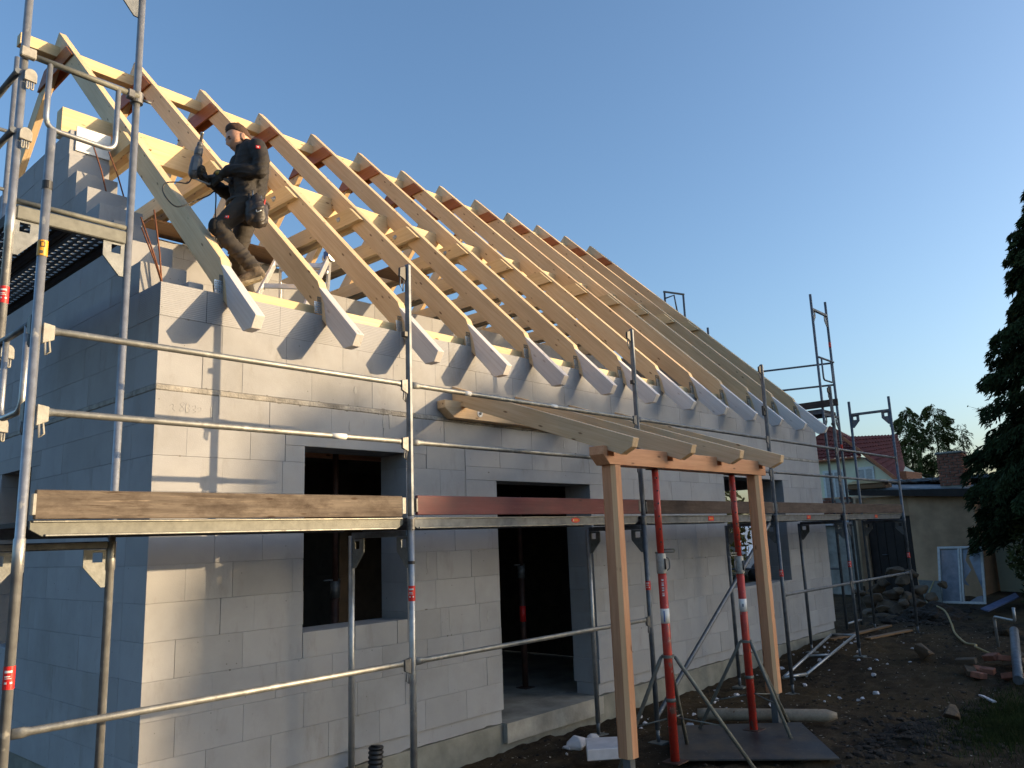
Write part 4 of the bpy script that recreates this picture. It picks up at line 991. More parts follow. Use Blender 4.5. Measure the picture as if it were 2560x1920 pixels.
# walls as pieces round the door
DY0, DY1 = 1.12, 2.25
box('wall', (XS, -0.43, -0.4), (XS+0.3, DY0, 2.30), M['plaster'], sh, 0.01)
box('wall', (XS, DY1, -0.4), (XS+0.3, 2.47, 2.34), M['plaster'], sh, 0.01)
box('wall', (XS, DY0+0.001, 1.82), (XS+0.299, DY1-0.001, 2.335), M['plaster'], sh, 0)
box('wall', (XS+0.01, -0.425, -0.4), (XS+3.2, -0.18, 2.28), M['plaster'], sh, 0.01)
box('wall', (XS+2.9, -0.4, -0.4), (XS+3.2, 4.5, 2.5), M['plaster'], sh, 0.01)
box('door', (XS+0.12, DY0, -0.3), (XS+0.17, DY1, 1.80), M['darkwood'], sh, 0.004)
for k in range(5): box('door_board', (XS+0.10, DY0+0.02+0.223*k, -0.28), (XS+0.119, DY0+0.02+0.223*k+0.212, 1.78), M['darkwood'], sh.children[-1], 0.004, (0, 0, 1))
tube('door_handle', [(XS+0.07, 1.95, 0.80), (XS+0.07, 1.80, 0.80)], 0.012, M['galv_dark'], sh, 8)
prism('roof', [(XS-0.25, -0.75, 2.26), (XS-0.25, 2.55, 2.50), (XS-0.25, 2.55, 2.62), (XS-0.25, -0.75, 2.38)], (3.7, 0, 0.34), M['slate'], sh, (0, 1, 0), 0.01)
prism('eave_board', [(XS-0.29, -1.55, 2.13), (XS-0.29, 2.52, 2.41), (XS-0.29, 2.52, 2.54), (XS-0.29, -1.55, 2.36)], (0.035, 0, 0), M['darkwood'], sh, (0, 1, 0), 0.004)
prism('roof_ridge', [(XS+1.2, -0.7, 2.72), (XS+1.2, 2.3, 2.74), (XS+1.2, 2.3, 2.82), (XS+1.2, -0.7, 2.80)], (2.2, 0, 0), M['slate'], sh, (0, 1, 0), 0.01)
ch = box('chimney', (XS+0.02, -0.29, 2.40), (XS+0.60, 0.27, 3.33), M['concrete'], sh, 0.004)
rb_ = random.Random(9)
for c_ in range(11):
    z = 2.52+0.074*c_
    y = -0.305+(0.0 if c_ % 2 else -0.10)
    while y < 0.27:
        a, b = max(y, -0.305), min(y+0.195, 0.285)
        if b-a > 0.04:
            d = rb_.uniform(-0.006, 0.012); box('brick', (XS-0.012+d, a+.005, z), (XS+0.06, b-.006, z+0.062), M['brick'], ch, 0.006)
        y += 0.205
    x = XS+0.07
    while x < XS+0.6:
        box('brick', (x, -0.306, z), (min(x+0.19, XS+0.615), -0.25, z+0.062), M['brick'], ch, 0.006); x += 0.205
box('chimney_cap', (XS-0.03, -0.33, 3.336), (XS+0.65, 0.31, 3.385), M['concrete'], ch, 0.01)
# dead twigs lying over the shed roof
vs, fs = [], []
for k in range(60):
    p = V((XS+0.2+rb_.random()*1.5, 0.35+rb_.random()*1.9, 2.66+rb_.random()*0.1)); q = p+V((rb_.uniform(-.4, .4), rb_.uniform(-.45, .45), rb_.uniform(-.05, .12)))
    v, f_ = sweep([p, p.lerp(q, .5)+V((0, 0, .03)), q], [.009, .007, .004], 5); i0 = len(vs); vs += v; fs += [tuple(i+i0 for i in x) for x in f_]
tw = mk('dead_vine', vs, fs, M['bark']); tag(tw, 'dead vine twigs spread over the grey shed roof left of the chimney', 'vine', kind='stuff')
# annex on the right with a pale lit wall
an_ = empty('annex', (XS+1.2, -1.1, -0.25)); tag(an_, 'pale annex with a dark eave half hidden behind the conifer', 'shed')
box('wall', (XS+1.3, -1.75, -0.4), (XS+1.6, -0.47, 2.25), M['cream'], an_, 0.01)
box('roof', (XS+0.9, -1.9, 2.26), (XS+3.5, -0.45, 2.40), M['darkwood'], an_, 0.01)
box('window_frame', (XS+1.26, -0.98, 1.10), (XS+1.299, -0.62, 1.95), M['whiteframe'], an_, 0.006)
tube('downpipe', [(XS+0.5, -1.34, 2.2), (XS+0.5, -1.34, -0.3)], 0.045, M['galv_pale'], an_, 10)
# broken low brick wall left of the shed
bw = empty('broken_brick_wall', (XS-0.4, 3.0, -0.25)); tag(bw, 'broken low brick wall with pale coping stones left of the shed', 'wall')
box('core', (XS-0.28, 2.5, -0.4), (XS-0.05, 4.1, 2.34), M['concrete'], bw, 0.004)
for c_ in range(8):
    z = 1.80+0.074*c_; y = 2.49-(0.1 if c_ % 2 else 0)
    while y < 3.6:
        if c_ < 6 or rb_.random() < .6: box('brick', (XS-0.31+rb_.uniform(-.01, .01), max(2.49, y)+.004, z), (XS-0.2, y+0.195, z+0.063), M['brick'], bw, 0.006)
        y += 0.205
for k, (a, b) in enumerate(((2.5, 2.95), (3.0, 3.5))): box('coping_block', (XS-0.4, a, 1.62), (XS-0.2, b, 1.77), M['aacchunk'], bw, 0.01)
# yellowish timber stacked on the low roof edge
tm = box('timber_stack', (XS-0.36, 1.55, 2.56), (XS+0.3, 2.5, 2.70), M['brownboard'], None, 0.01, (0, 1, 0)); tag(tm, 'sunlit brown timber lying on the left end of the shed roof', 'timber')
for k in range(3): box('board', (XS-0.40, 1.45+0.07*k, 2.706+0.028*k), (XS+0.1, 2.55-0.1*k, 2.732+0.028*k), M['wood_y'], tm, 0.003, (0, 1, 0))

# red-roofed house far behind
XH = 40.0
hh = empty('red_roof_house', (XH, 9, -0.3)); tag(hh, 'cream house with a red tiled half-hipped roof behind the scaffold', 'house')
prism('wall', [(XH, 12.5, -0.4), (XH, 7.05, -0.4), (XH, 7.05, 3.75), (XH, 8.75, 5.05), (XH, 12.5, 5.05)], (6, 0, 0), M['cream'], hh, (0, 1, 0), 0.01)
box('wall', (XH+0.8, 6.9, -0.4), (XH+3.5, 7.6, 4.2), M['verge'], hh, 0.01)
for (y0, y1, z0, z1) in ((9.62, 10.75, 2.9, 4.48), (8.15, 9.05, 2.9, 4.52)):
    wf = box('window', (XH-0.06, y0, z0), (XH-0.002, y1, z1), M['whiteframe'], hh, 0.01)
    ym = (y0+y1)/2
    box('pane', (XH-0.075, y0+.12, z0+.12), (XH-0.062, ym-.05, z1-.13), M['glass'], wf, 0)
    box('pane', (XH-0.075, ym+.05, z0+.12), (XH-0.062, y1-.12, z1-.13), M['glass'], wf, 0)
def tiled(name, A, B, C2, D2, ncol, nrow, parent, amp=0.035):
    """tiled slope A-B along the eave, D-C along the top; real waves and stepped courses"""
    A, B, C2, D2 = map(V, (A, B, C2, D2)); nrm = (B-A).cross(D2-A).normalized()
    if nrm.z < 0: nrm = -nrm
    vs, fs = [], []; nc = ncol*4
    for j in range(nrow):
        for e in (0, 1):
            s = (j+e*1.12)/nrow
            s = min(s, 1.0)
            for i in range(nc+1):
                t = i/nc; p = A.lerp(B, t).lerp(D2.lerp(C2, t), s)
                vs.append(p+nrm*(amp*math.sin(2*PI*i/4)+amp*1.4*(1-e)))
    for j in range(nrow):
        for i in range(nc):
            a = (2*j)*(nc+1)+i; fs.append((a, a+1, a+nc+2, a+nc+1))
            if j: b = (2*j-1)*(nc+1)+i; fs.append((b, b+1, a+1, a))
    o = mk(name, vs, fs, M['tiles'], parent, smooth=False); o['kind'] = 'stuff'; return o
tiled('roof_tiles', (XH-0.35, 12.8, 4.98), (XH-0.35, 8.55, 5.02), (XH+1.6, 9.5, 6.22), (XH+1.6, 10.7, 7.0), 15, 9, hh)
tiled('roof_tiles', (XH-0.30, 6.95, 3.62), (XH+4, 7.85, 4.62), (XH+4.0, 8.01, 6.40), (XH-0.05, 9.45, 6.15), 16, 11, hh)
prism('verge_board', [(XH-0.42, 6.90, 3.50), (XH-0.42, 9.42, 6.02), (XH-0.42, 9.42, 6.20), (XH-0.42, 6.90, 3.74)], (0.06, 0, 0), M['verge'], hh, (0, 1, 1), 0.004)
prism('gutter', [(XH-0.45, 8.6, 4.96), (XH-0.45, 12.8, 4.92), (XH-0.45, 12.8, 5.02), (XH-0.45, 8.6, 5.06)], (0.10, 0, 0), M['verge'], hh, (0, 1, 0), 0.02)

# white van and a dark car beyond the house, seen through the right window
van = empty('white_van', (25, 8.4, -0.3)); tag(van, 'white van parked beyond the house, seen through the right window opening', 'van')
vb = prism('body', [(25, 10.4, 0.1), (25, 8.15, 0.1), (25, 8.05, 0.75), (25, 8.35, 0.95), (25, 8.55, 1.75), (25, 10.4, 1.85)], (4.6, 0, 0), M['vanwhite'], van, (0, 1, 0), 0.08)
prism('windscreen', [(24.985, 8.50, 1.02), (24.985, 9.9, 1.05), (24.985, 9.8, 1.6), (24.985, 8.66, 1.58)], (0.02, 0, 0), M['black'], van, (0, 1, 0), 0.004)
for x in (25.7, 28.6):
    wh = tube('wheel', [(x, 8.02, 0.05), (x, 8.25, 0.05)], 0.34, M['black'], van, 18); tube('rim', [(x, 8.01, 0.05), (x, 8.03, 0.05)], 0.2, M['galv'], wh, 12)
for z in (0.35, 0.62): box('trim', (24.97, 8.25, z), (24.995, 10.2, z+0.06), M['black'], van, 0.004)
car = empty('dark_car', (27, 6.9, -0.3)); tag(car, 'dark blue car parked beside the white van, seen through the right window opening', 'car')
prism('body', [(26.2, 7.75, 0.0), (26.2, 6.2, 0.0), (26.2, 6.2, 0.62), (26.2, 6.35, 0.75), (26.2, 6.5, 1.2), (26.2, 7.5, 1.2), (26.2, 7.65, 0.75), (26.2, 7.75, 0.62)], (4, 0, 0), M['carblue'], car, (0, 1, 0), 0.06)
prism('windscreen', [(26.19, 6.45, 0.8), (26.19, 7.55, 0.8), (26.19, 7.42, 1.14), (26.19, 6.58, 1.14)], (0.02, 0, 0), M['glass'], car, (0, 1, 0), 0.004)
for y in (6.35, 7.55): tube('wheel', [(26.3, y-.1, 0.0), (26.3, y+.1, 0.0)], 0.3, M['black'], car, 16)
for y in (6.4, 7.4): box('headlight', (26.17, y-.08, .5), (26.2, y+.14, .62), M['white'], car, .01)

# ------------------------------------------------------------------ yard
# two-leaf old window leaning on the shed
wn = empty('old_window', (18.6, -0.4, gz(18.6, -.4)))
tag(wn, 'old white two-leaf window with a broken right pane leaning against the shed', 'window')
bl, br_, tl_, tr_ = V((18.15, 0.02, -0.23)), V((18.15, -0.93, -0.23)), V((18.55, 0.14, 1.02)), V((18.55, -0.90, 1.05))
ux = (br_-bl).normalized(); uy = (tl_-bl); Wd = (br_-bl).length; Hd = uy.length; uy = (uy-ux*uy.dot(ux)).normalized(); un = ux.cross(uy)
if un.x > 0: un = -un
P = lambda a, b, d=0: bl+ux*a+uy*b+un*d
def wbar(a0, b0, a1, b1, d=0.05, nm='frame', mt=None, par=None): return prism(nm, [P(a0, b0), P(a1, b0), P(a1, b1), P(a0, b1)], un*d, mt or M['whiteframe'], par or wn, ux if abs(a1-a0) > abs(b1-b0) else uy, 0.004)
wbar(0, 0, Wd, .055, .052); wbar(0, Hd-.055, Wd, Hd, .052); wbar(0, .056, .055, Hd-.056); wbar(Wd-.055, .056, Wd, Hd-.056)
wbar(Wd/2-.045, .056, Wd/2-.004, Hd-.056, .06); wbar(Wd/2+.004, .056, Wd/2+.045, Hd-.056, .056)
wbar(.056, .056, Wd/2-.046, Hd-.056, .006, 'pane', M['glass'])
q = lambda pts, nm='broken_pane': prism(nm, [P(*p) for p in pts], un*.006, M['glass'], wn, ux, 0)
x0_, x1_ = Wd/2+.047, Wd-.056
q([(x0_, .45), (x0_+.10, .42), (x0_+.02, .56), (x0_+.16, .78), (x0_+.05, 1.0), (x0_+.12, Hd-.057), (x0_, Hd-.057)])
q([(x1_, .30), (x1_, Hd-.057), (x1_-.18, Hd-.057), (x1_-.24, 1.05), (x1_-.10, .62)])
q([(x0_+.08, .058), (x1_-.02, .058), (x1_-.02, .2), (x0_+.25, .18)])
pl_ = prism('light_panel', [(17.9, 0.25, -0.2), (17.9, -0.1, -0.2), (18.1, -0.05, 0.28), (18.1, 0.42, 0.30)], (0.03, 0, 0), M['galv_pale'], None, (0, 1, 0), 0.003); tag(pl_, 'small pale panel leaning beside the old window, left of it', 'panel')
# stones
def rock(name, c, s, mat, seed, flat=0.7, n=16):
    """broken stone: hull of scattered points with slightly worn edges"""
    r = random.Random(seed); bm = bmesh.new()
    for _ in range(n):
        d = V((r.gauss(0, 1), r.gauss(0, 1), r.gauss(0, 1))).normalized()*r.uniform(.8, 1.1); bm.verts.new((d.x*s*1.12, d.y*s*.85, d.z*s*flat))
    q = bmesh.ops.convex_hull(bm, input=list(bm.verts)); bmesh.ops.delete(bm, geom=[e for e in q['geom_interior'] if isinstance(e, bmesh.types.BMVert)], context='VERTS')
    bmesh.ops.dissolve_limit(bm, angle_limit=0.3, verts=list(bm.verts), edges=list(bm.edges))
    if s > .05: bmesh.ops.bevel(bm, geom=list(bm.edges), offset=s*.06, segments=1, affect='EDGES')
    bmesh.ops.rotate(bm, verts=list(bm.verts), matrix=Matrix.Rotation(r.uniform(0, PI), 3, 'Z') @ Matrix.Rotation(r.uniform(-.5, .5), 3, 'X'))
    me = bpy.data.meshes.new(name); bm.to_mesh(me); bm.free(); me.materials.append(mat)
    return link(bpy.data.objects.new(name, me), Matrix.Translation(V(c)), None)
def heap(name, c, s, mat, seed, flat):
    bm = bmesh.new(); bmesh.ops.create_icosphere(bm, subdivisions=5, radius=1); k = V((seed, 3, 1))
    for v in bm.verts:
        n_ = noise.noise(v.co*1.6+k)*.35+noise.noise(v.co*5+k)*.14+noise.noise(v.co*14+k)*.06; v.co = V((v.co.x*s, v.co.y*s*.8, v.co.z*s*flat))*(1+n_)
    me = bpy.data.meshes.new(name); bm.to_mesh(me); bm.free(); me.materials.append(mat)
    return link(bpy.data.objects.new(name, me), Matrix.Translation(V(c)), None)
stones = [(15.8, .75, .05, .30), (15.6, .35, -.05, .33), (15.3, .05, -.12, .30), (15.0, -.25, -.15, .27), (16.0, .3, .18, .30), (15.8, 0, .12, .32), (15.5, -.3, .02, .28),
          (16.2, .55, .42, .26), (16.2, .15, .45, .30), (16.0, -.2, .28, .27), (15.2, .6, -.18, .27), (14.8, .2, -.2, .25), (16.3, .75, .25, .27), (15.9, -.45, .12, .22), (16.2, .3, .62, .24), (16.3, 0.0, .60, .22), (14.6, -.05, -.2, .2), (15.4, -.62, -.1, .22), (16.4, -.55, .35, .16), (15.5, .5, .14, .2), (15.2, -.1, .06, .2), (15.0, .25, -.02, .2), (15.7, .15, .28, .2), (14.7, -.45, -.2, .17), (14.5, .35, -.22, .18), (15.9, .95, .2, .2)]
for i, (x, y, z, s) in enumerate(stones):
    tag(rock('rubble_stone', (x, y, z-.04), s*.78, M['stone'], i+3), 'brown field stone in the rubble heap in front of the shed door', 'stone', 'stones of the rubble heap')
tag(rock('field_stone', (10.0, -1.9, -0.16), 0.17, M['stone'], 77, .8), 'single rounded pale stone lying alone on the soil right of the scaffold', 'stone')
tag(rock('field_stone', (6.35, -3.12, -0.22), 0.13, M['stone'], 81, .8), 'flat brown stone lying in the dark dug patch', 'stone')
# white debris of cut blocks
rd = random.Random(21); k = 0
zones = [(8.3, 11.4, -.75, -.15, 34), (4.9, 7.2, -.75, -.15, 26), (5.0, 9.8, -1.6, -.8, 16), (9.5, 12.8, -1.8, -.4, 10), (7.0, 8.5, -2.4, -1.2, 5), (3.2, 4.4, -.75, -.4, 8)]
for (a, b, c_, d, n_) in zones:
    for j in range(n_):
        x, y = rd.uniform(a, b), rd.uniform(c_, d); s = rd.choice((.008, .011, .014, .018, .022, .03)) if j % 5 else .042
        tag(rock('block_chunk', (x, y, gz(x, y)+s*.25), s, M['aacchunk'], 100+k, .7), 'pale chunk of broken block lying on the dark soil near the house wall', 'debris', 'pale block chunks on the soil'); k += 1
for (x, y, s, lab) in ((3.78, -.62, .11, 'larger pale block chunk at the foot of the porch post near the doorway step'), (3.95, -.66, .09, 'pale block chunk beside the larger one at the doorway step'), (5.1, -1.02, .075, 'pale block chunk lying between the two red props')):
    tag(rock('block_chunk', (x, y, gz(x, y)+s*.4), s, M['aacchunk'], 300+int(x*100), .8), lab, 'debris')
# soil clods
vs, fs = [], []
bmc = bmesh.new(); bmesh.ops.create_icosphere(bmc, subdivisions=1, radius=1); cv = [v.co.copy() for v in bmc.verts]; cf = [[v.index for v in f_.verts] for f_ in bmc.faces]; bmc.free()
def clod(x, y, s):
    i0 = len(vs); kx = V((x*7, y*7, 1)); z = gz(x, y)
    for v in cv: vs.append(V((x, y, z))+V((v.x, v.y, v.z*.6))*s*(1+.6*noise.noise(v*1.7+kx)))
    fs.extend([tuple(i+i0 for i in f_) for f_ in cf])
for j in range(1500):
    a = rd.uniform(0, 2*PI); r = abs(rd.gauss(0, .55)); clod(6.15+math.cos(a)*r*1.15, -2.92+math.sin(a)*r*.5, rd.choice((.012, .018, .025, .035, .05)))
for j in range(2200):
    x = rd.uniform(2.2, 14); y = rd.uniform(-4.2, -.1)
    if noise.noise((x*1.3, y*1.3, 8)) > -0.1: clod(x, y, rd.choice((.008, .010, .014, .02, .028)))
for j in range(700):
    a = rd.uniform(0, 2*PI); r = abs(rd.gauss(0, .5)); clod(15.0+math.cos(a)*r*1.5, -.55+math.sin(a)*r*.7, rd.choice((.03, .05, .07, .1)))
cl = mk('soil_clods', vs, fs, M['clod']); tag(cl, kind='stuff')
n = 1500; la = np.column_stack([rg.uniform(2.4, 14, n), rg.uniform(-4.2, -.15, n)])
C_ = np.column_stack([la, [gz(x, y)+.012 for x, y in la]]); A = unit(n); A[:, 2] *= .25; B = np.cross(A, np.array([0, 0, 1.0])+unit(n)*.3)
B /= np.linalg.norm(B, axis=1)[:, None]; sz = rg.uniform(.008, .026, n)[:, None]
tag(quads('soil_litter', C_, A*sz, B*sz*rg.uniform(.15, .6, n)[:, None], M['log'], None, 'stuff'))
# soil heap behind the hose
tag(heap('soil_heap', (14.9, -.75, -.30), .75, M['clod'], 61, .45), 'dark heap of soil beside the rubble stones', 'soil heap')
tag(heap('soil_heap', (13.0, -2.35, -.35), .7, M['soil'], 62, .35), 'low brown soil heap by the blue sheet', 'soil heap')
# grass at the lower right
n = 9000; ga = rg.normal(size=(n, 2))*np.array([.55, .22])+np.array([6.95, -3.52])
ga = np.concatenate([ga, rg.normal(size=(3500, 2))*np.array([.9, .35])+np.array([7.9, -3.7])])
gz_ = np.array([gz(x, y) for x, y in ga]); C_ = np.column_stack([ga, gz_+.02]); A = unit(len(C_))*.6; A[:, 2] = 1; A *= (.03+.03*rg.random(len(C_)))[:, None]
B = np.cross(A, unit(len(C_))); B = B/np.linalg.norm(B, axis=1)[:, None]*.004
tag(quads('grass', C_, A, B, M['grassleaf'], None, 'stuff'))
# hose, post, sheet, pipe, lying frame
hz_ = [(18.0, 0.05, .28), (17.2, -.02, .05), (16.4, -.2, -.05), (15.2, -.62, .02), (14.2, -1.1, .0), (13.3, -1.42, -.12), (12.3, -1.72, -.17), (11.3, -2.1, -.18), (10.9, -2.33, -.15), (10.6, -2.4, -.14), (10.35, -2.62, -.18)]
def spline(P_, n=8):
    P_ = [V(p) for p in P_]; out = []
    for i in range(len(P_)-1):
        a, b, c_, d = P_[max(i-1, 0)], P_[i], P_[i+1], P_[min(i+2, len(P_)-1)]
        for k in range(n):
            t = k/n; out.append(0.5*((2*b)+(c_-a)*t+(2*a-5*b+4*c_-d)*t*t+(3*b-a-3*c_+d)*t*t*t))
    out.append(P_[-1]); return out
tag(tube('garden_hose', spline(hz_), .016, M['hose'], None, 8), 'yellow hose winding from the shed across the soil to the brick heap', 'hose')
pa, pb = V((5.42, -0.93, -.285)), V((6.02, -2.16, -.27))
tag(tube('wooden_post', [pa, pa.lerp(pb, .05), pb.lerp(pa, .07), pb], [.055, .062, .062, .03], M['log'], None, 12), 'round pale wooden post with a pointed end lying on the soil behind the props', 'post')
tag(prism('formwork_sheet', [(4.80, -.98, -.292), (5.62, -1.95, -.295), (4.58, -2.72, -.300), (3.76, -1.66, -.288)], (0, 0, .014), M['sheet'], None, (1, -1, 0), .002), 'dark formwork sheet lying on the ground under the two red props', 'sheet')
tag(prism('white_slab', [(3.50, -.92, -.235), (3.72, -1.16, -.235), (3.40, -1.42, -.225), (3.15, -1.20, -.225)], (0, 0, .09), M['aacchunk'], None, (1, 0, 0), .006), 'white block lying at the foot of the nearer porch post', 'block')
vs_path = [(1.735, -.20, -.50)]; rad = [.052]
for k in range(16):
    z = -.5+.034*k; vs_path += [(1.735+.008*k/4, -.2, z+.006), (1.735+.008*k/4, -.2, z+.012), (1.735+.008*k/4, -.2, z+.022), (1.735+.008*k/4, -.2, z+.028)]; rad += [.052, .060, .060, .052]
pp_ = tube('drain_pipe', vs_path, rad, M['black'], None, 18); tag(pp_, 'black corrugated drain pipe end sticking up at the plinth by the corner', 'pipe')
tube('opening', [(1.767, -.2, .037), (1.768, -.2, .040)], .046, M['black'], pp_, 16)
lf = empty('lying_frame', (9.2, -.5, -.25)); tag(lf, 'scaffold ladder frame lying flat on the ground at the plinth', 'frame')
fa = [(8.05, -.70), (11.15, -.16), (11.10, -.56), (8.40, -.86)]
fq = [V((x, y, gz(x, y)+.06)) for x, y in fa]
for a, b in ((0, 1), (1, 2), (2, 3), (3, 0)): tube('tube', [fq[a], fq[b]], .021, M['galv'], lf, 10)
tube('tube', [fq[0].lerp(fq[1], .45), fq[3].lerp(fq[2], .45)], .019, M['galv'], lf, 10)
for (x0, y0, x1, y1, lab) in ((10.9, -.25, 13.2, -.42, 'long pale batten lying behind the scaffold foot'), (11.2, -.72, 12.6, -.95, 'short brown batten lying beside the scaffold foot')):
    tag(beam('batten', (x0, y0, gz(x0, y0)+.03), (x1, y1, gz(x1, y1)+.03), .10, .03, M['brownboard'], None), lab, 'batten')
tag(prism('blue_sheet', [(15.6, -1.38, -.10), (18.6, -1.42, -.02), (17.9, -1.62, -.05), (15.4, -1.55, -.12)], (0, 0, .03), M['tarp'], None, (1, 0, 0), .004), 'bluish sheet lying on the soil in front of the conifer', 'sheet')
tag(prism('white_strip', [(8.15, -3.0, gz(8.15, -3)+.03), (7.80, -3.2, gz(7.8, -3.2)+.03), (7.78, -3.16, gz(7.8, -3.2)+.03), (8.13, -2.95, gz(8.1, -3)+.03)], (0, 0, .02), M['aacchunk'], None, (1, .5, 0), .003), 'thin white strip lying on the soil near the brick heap', 'strip')
# brick heap at the right edge with a grey pipe
for j in range(15):
    x = 9.6+rd.gauss(0, .5); y = -2.9+rd.gauss(0, .22); z = gz(x, y)+.04+max(0, .12-abs(j-7)*.02)
    an = rd.uniform(0, PI); d = V((math.cos(an), math.sin(an), rd.uniform(-.25, .25))).normalized()*.12
    tag(beam('loose_brick', V((x, y, z))-d, V((x, y, z))+d, .115, .07, M['brick'] if j % 3 else M['stone'], None, (rd.uniform(-.4, .4), rd.uniform(-.4, .4), 1), .006), 'old brick tumbled in the debris heap at the right edge', 'brick', 'bricks in the debris heap')
tag(tube('grey_pipe', [(10.5, -2.92, .12), (8.85, -3.22, -.26)], .055, M['galv_dark'], None, 12), 'grey pipe leaning in the brick heap at the right edge', 'pipe')
tag(tube('valve_pipe', bend([(11.2, -2.55, -.2), (11.2, -2.55, .22), (10.5, -2.95, .24), (10.5, -2.95, .42)], .06, 4), .02, M['galv'], None, 8), 'thin metal standpipe bent over the brick heap at the right edge', 'pipe')
# ladder between the rafters
ld = empty('step_ladder', (2.2, 1.4, 2.78)); tag(ld, 'aluminium step ladder with blue hinge caps standing among the rafters', 'ladder')
lt = [(V((2.43, 1.42, 4.66)), V((1.70, 1.05, 3.50)), V((2.56, 1.75, 3.30))), (V((2.05, 1.78, 4.70)), V((1.32, 1.40, 3.50)), V((2.22, 2.05, 3.30)))]
for a, b, c_ in lt:
    beam('stile', a, b, .028, .065, M['alu'], ld); beam('stile', a+V((.03, .03, 0)), c_, .028, .065, M['alu'], ld)
    box('hinge_cap', a-V((.04, .04, .03)), a+V((.06, .06, .07)), M['blueplastic'], ld, .015)
    tube('hinge', [a+V((.02, -.045, .0)), a+V((.02, .085, .0))], .055, M['alu'], ld, 12)
for s in (.12, .38, .64, .9):
    beam('rung', lt[0][0].lerp(lt[0][1], s), lt[1][0].lerp(lt[1][1], s), .03, .05, M['alu'], ld)
    beam('rung', lt[0][0].lerp(lt[0][2], s), lt[1][0].lerp(lt[1][2], s), .03, .03, M['alu'], ld)

# ------------------------------------------------------------------ the carpenter
PB = V((0.78, 0.32, 0.0)); RT_ = V((0.8765, -0.4814, 0)); NT = V((0.4814, 0.8765, 0))
def L3(u, z, d=0.0): return PB+RT_*u-NT*d+V((0, 0, z))      # u to the right, z up, d towards the yard
def chain_bm(bm, pts, rad, sub=2):
    """rounded tapering limb: balls at the joints and cones between"""
    for i, (p, r) in enumerate(zip(pts, rad)):
        q = bmesh.ops.create_icosphere(bm, subdivisions=sub, radius=r)
        bmesh.ops.translate(bm, verts=q['verts'], vec=p)
        if i:
            a, b = pts[i-1], p; ra, rb = rad[i-1], r
            dv = b-a
            if dv.length < 1e-4: continue
            m = dv.to_track_quat('Z', 'Y').to_matrix().to_4x4(); m.translation = (a+b)/2
            bmesh.ops.create_cone(bm, cap_ends=True, segments=18, radius1=ra, radius2=rb, depth=dv.length, matrix=m)
def remeshed(name, chains, voxel, mat, parent, smooth=2, wrinkle=0, wscale=18, extra=None, wfun=None):
    bm = bmesh.new()
    for pts, rad in chains: chain_bm(bm, pts, rad)
    if extra: extra(bm)
    me = bpy.data.meshes.new(name); bm.to_mesh(me); bm.free()
    tmp = bpy.data.objects.new(name+'_tmp', me); COL.objects.link(tmp)
    md = tmp.modifiers.new('r', 'REMESH'); md.mode = 'VOXEL'; md.voxel_size = voxel
    sm = tmp.modifiers.new('s', 'SMOOTH'); sm.factor = 0.6; sm.iterations = smooth
    dg = bpy.context.evaluated_depsgraph_get(); m2 = bpy.data.meshes.new_from_object(tmp.evaluated_get(dg))
    bpy.data.objects.remove(tmp)
    if wrinkle:
        nr = [v.normal.copy() for v in m2.vertices]
        for v, n_ in zip(m2.vertices, nr):
            c = v.co
            if wfun: k = wfun(c)
            else: k = 1
            q1 = (c.x+c.y*.4)*wscale*.35; h = 0.5*noise.noise((c.x*wscale*.55, c.y*wscale*.55, c.z*wscale))+1.15*((1-min(1, abs(noise.noise((q1+5, c.y*wscale*.3, c.z*wscale*.9-q1*1.3)))*3.2))**1.5)+0.12*noise.noise((c.x*60, c.y*60, c.z*90))
            v.co = c+n_*(h*wrinkle*k)
    m2.materials.clear(); m2.materials.append(mat); m2.polygons.foreach_set('use_smooth', [True]*len(m2.polygons)); m2.name = name
    return link(bpy.data.objects.new(name, m2), Matrix.Identity(4), parent)
man = empty('person', L3(0.10, 3.5)); tag(man, 'carpenter in dark work clothes standing between the first two rafters, looking at his drill', 'person')
# joints
hipL, hipR = L3(0.045, 4.40, .085), L3(0.055, 4.40, -.085)
kneeL, ankL, toeL = L3(-0.165, 4.150, .12), L3(0.100, 3.835, .10), L3(0.005, 3.690, .11)
kneeR, ankR, toeR = L3(-0.02, 4.00, -.10), L3(0.085, 3.625, -.07), L3(-0.06, 3.545, -.05)
wst, chs, nck = L3(0.045, 4.50), L3(0.075, 4.76), L3(0.045, 4.92)
shL, shR = L3(0.115, 4.865, .165), L3(0.035, 4.86, -.17)
elL, wrL, haL = L3(0.135, 4.630, .215), L3(-0.095, 4.650, .135), L3(-0.175, 4.617, .09)
elR, wrR, haR = L3(-0.075, 4.575, -.20), L3(-0.245, 4.615, -.05), L3(-0.305, 4.635, .0)
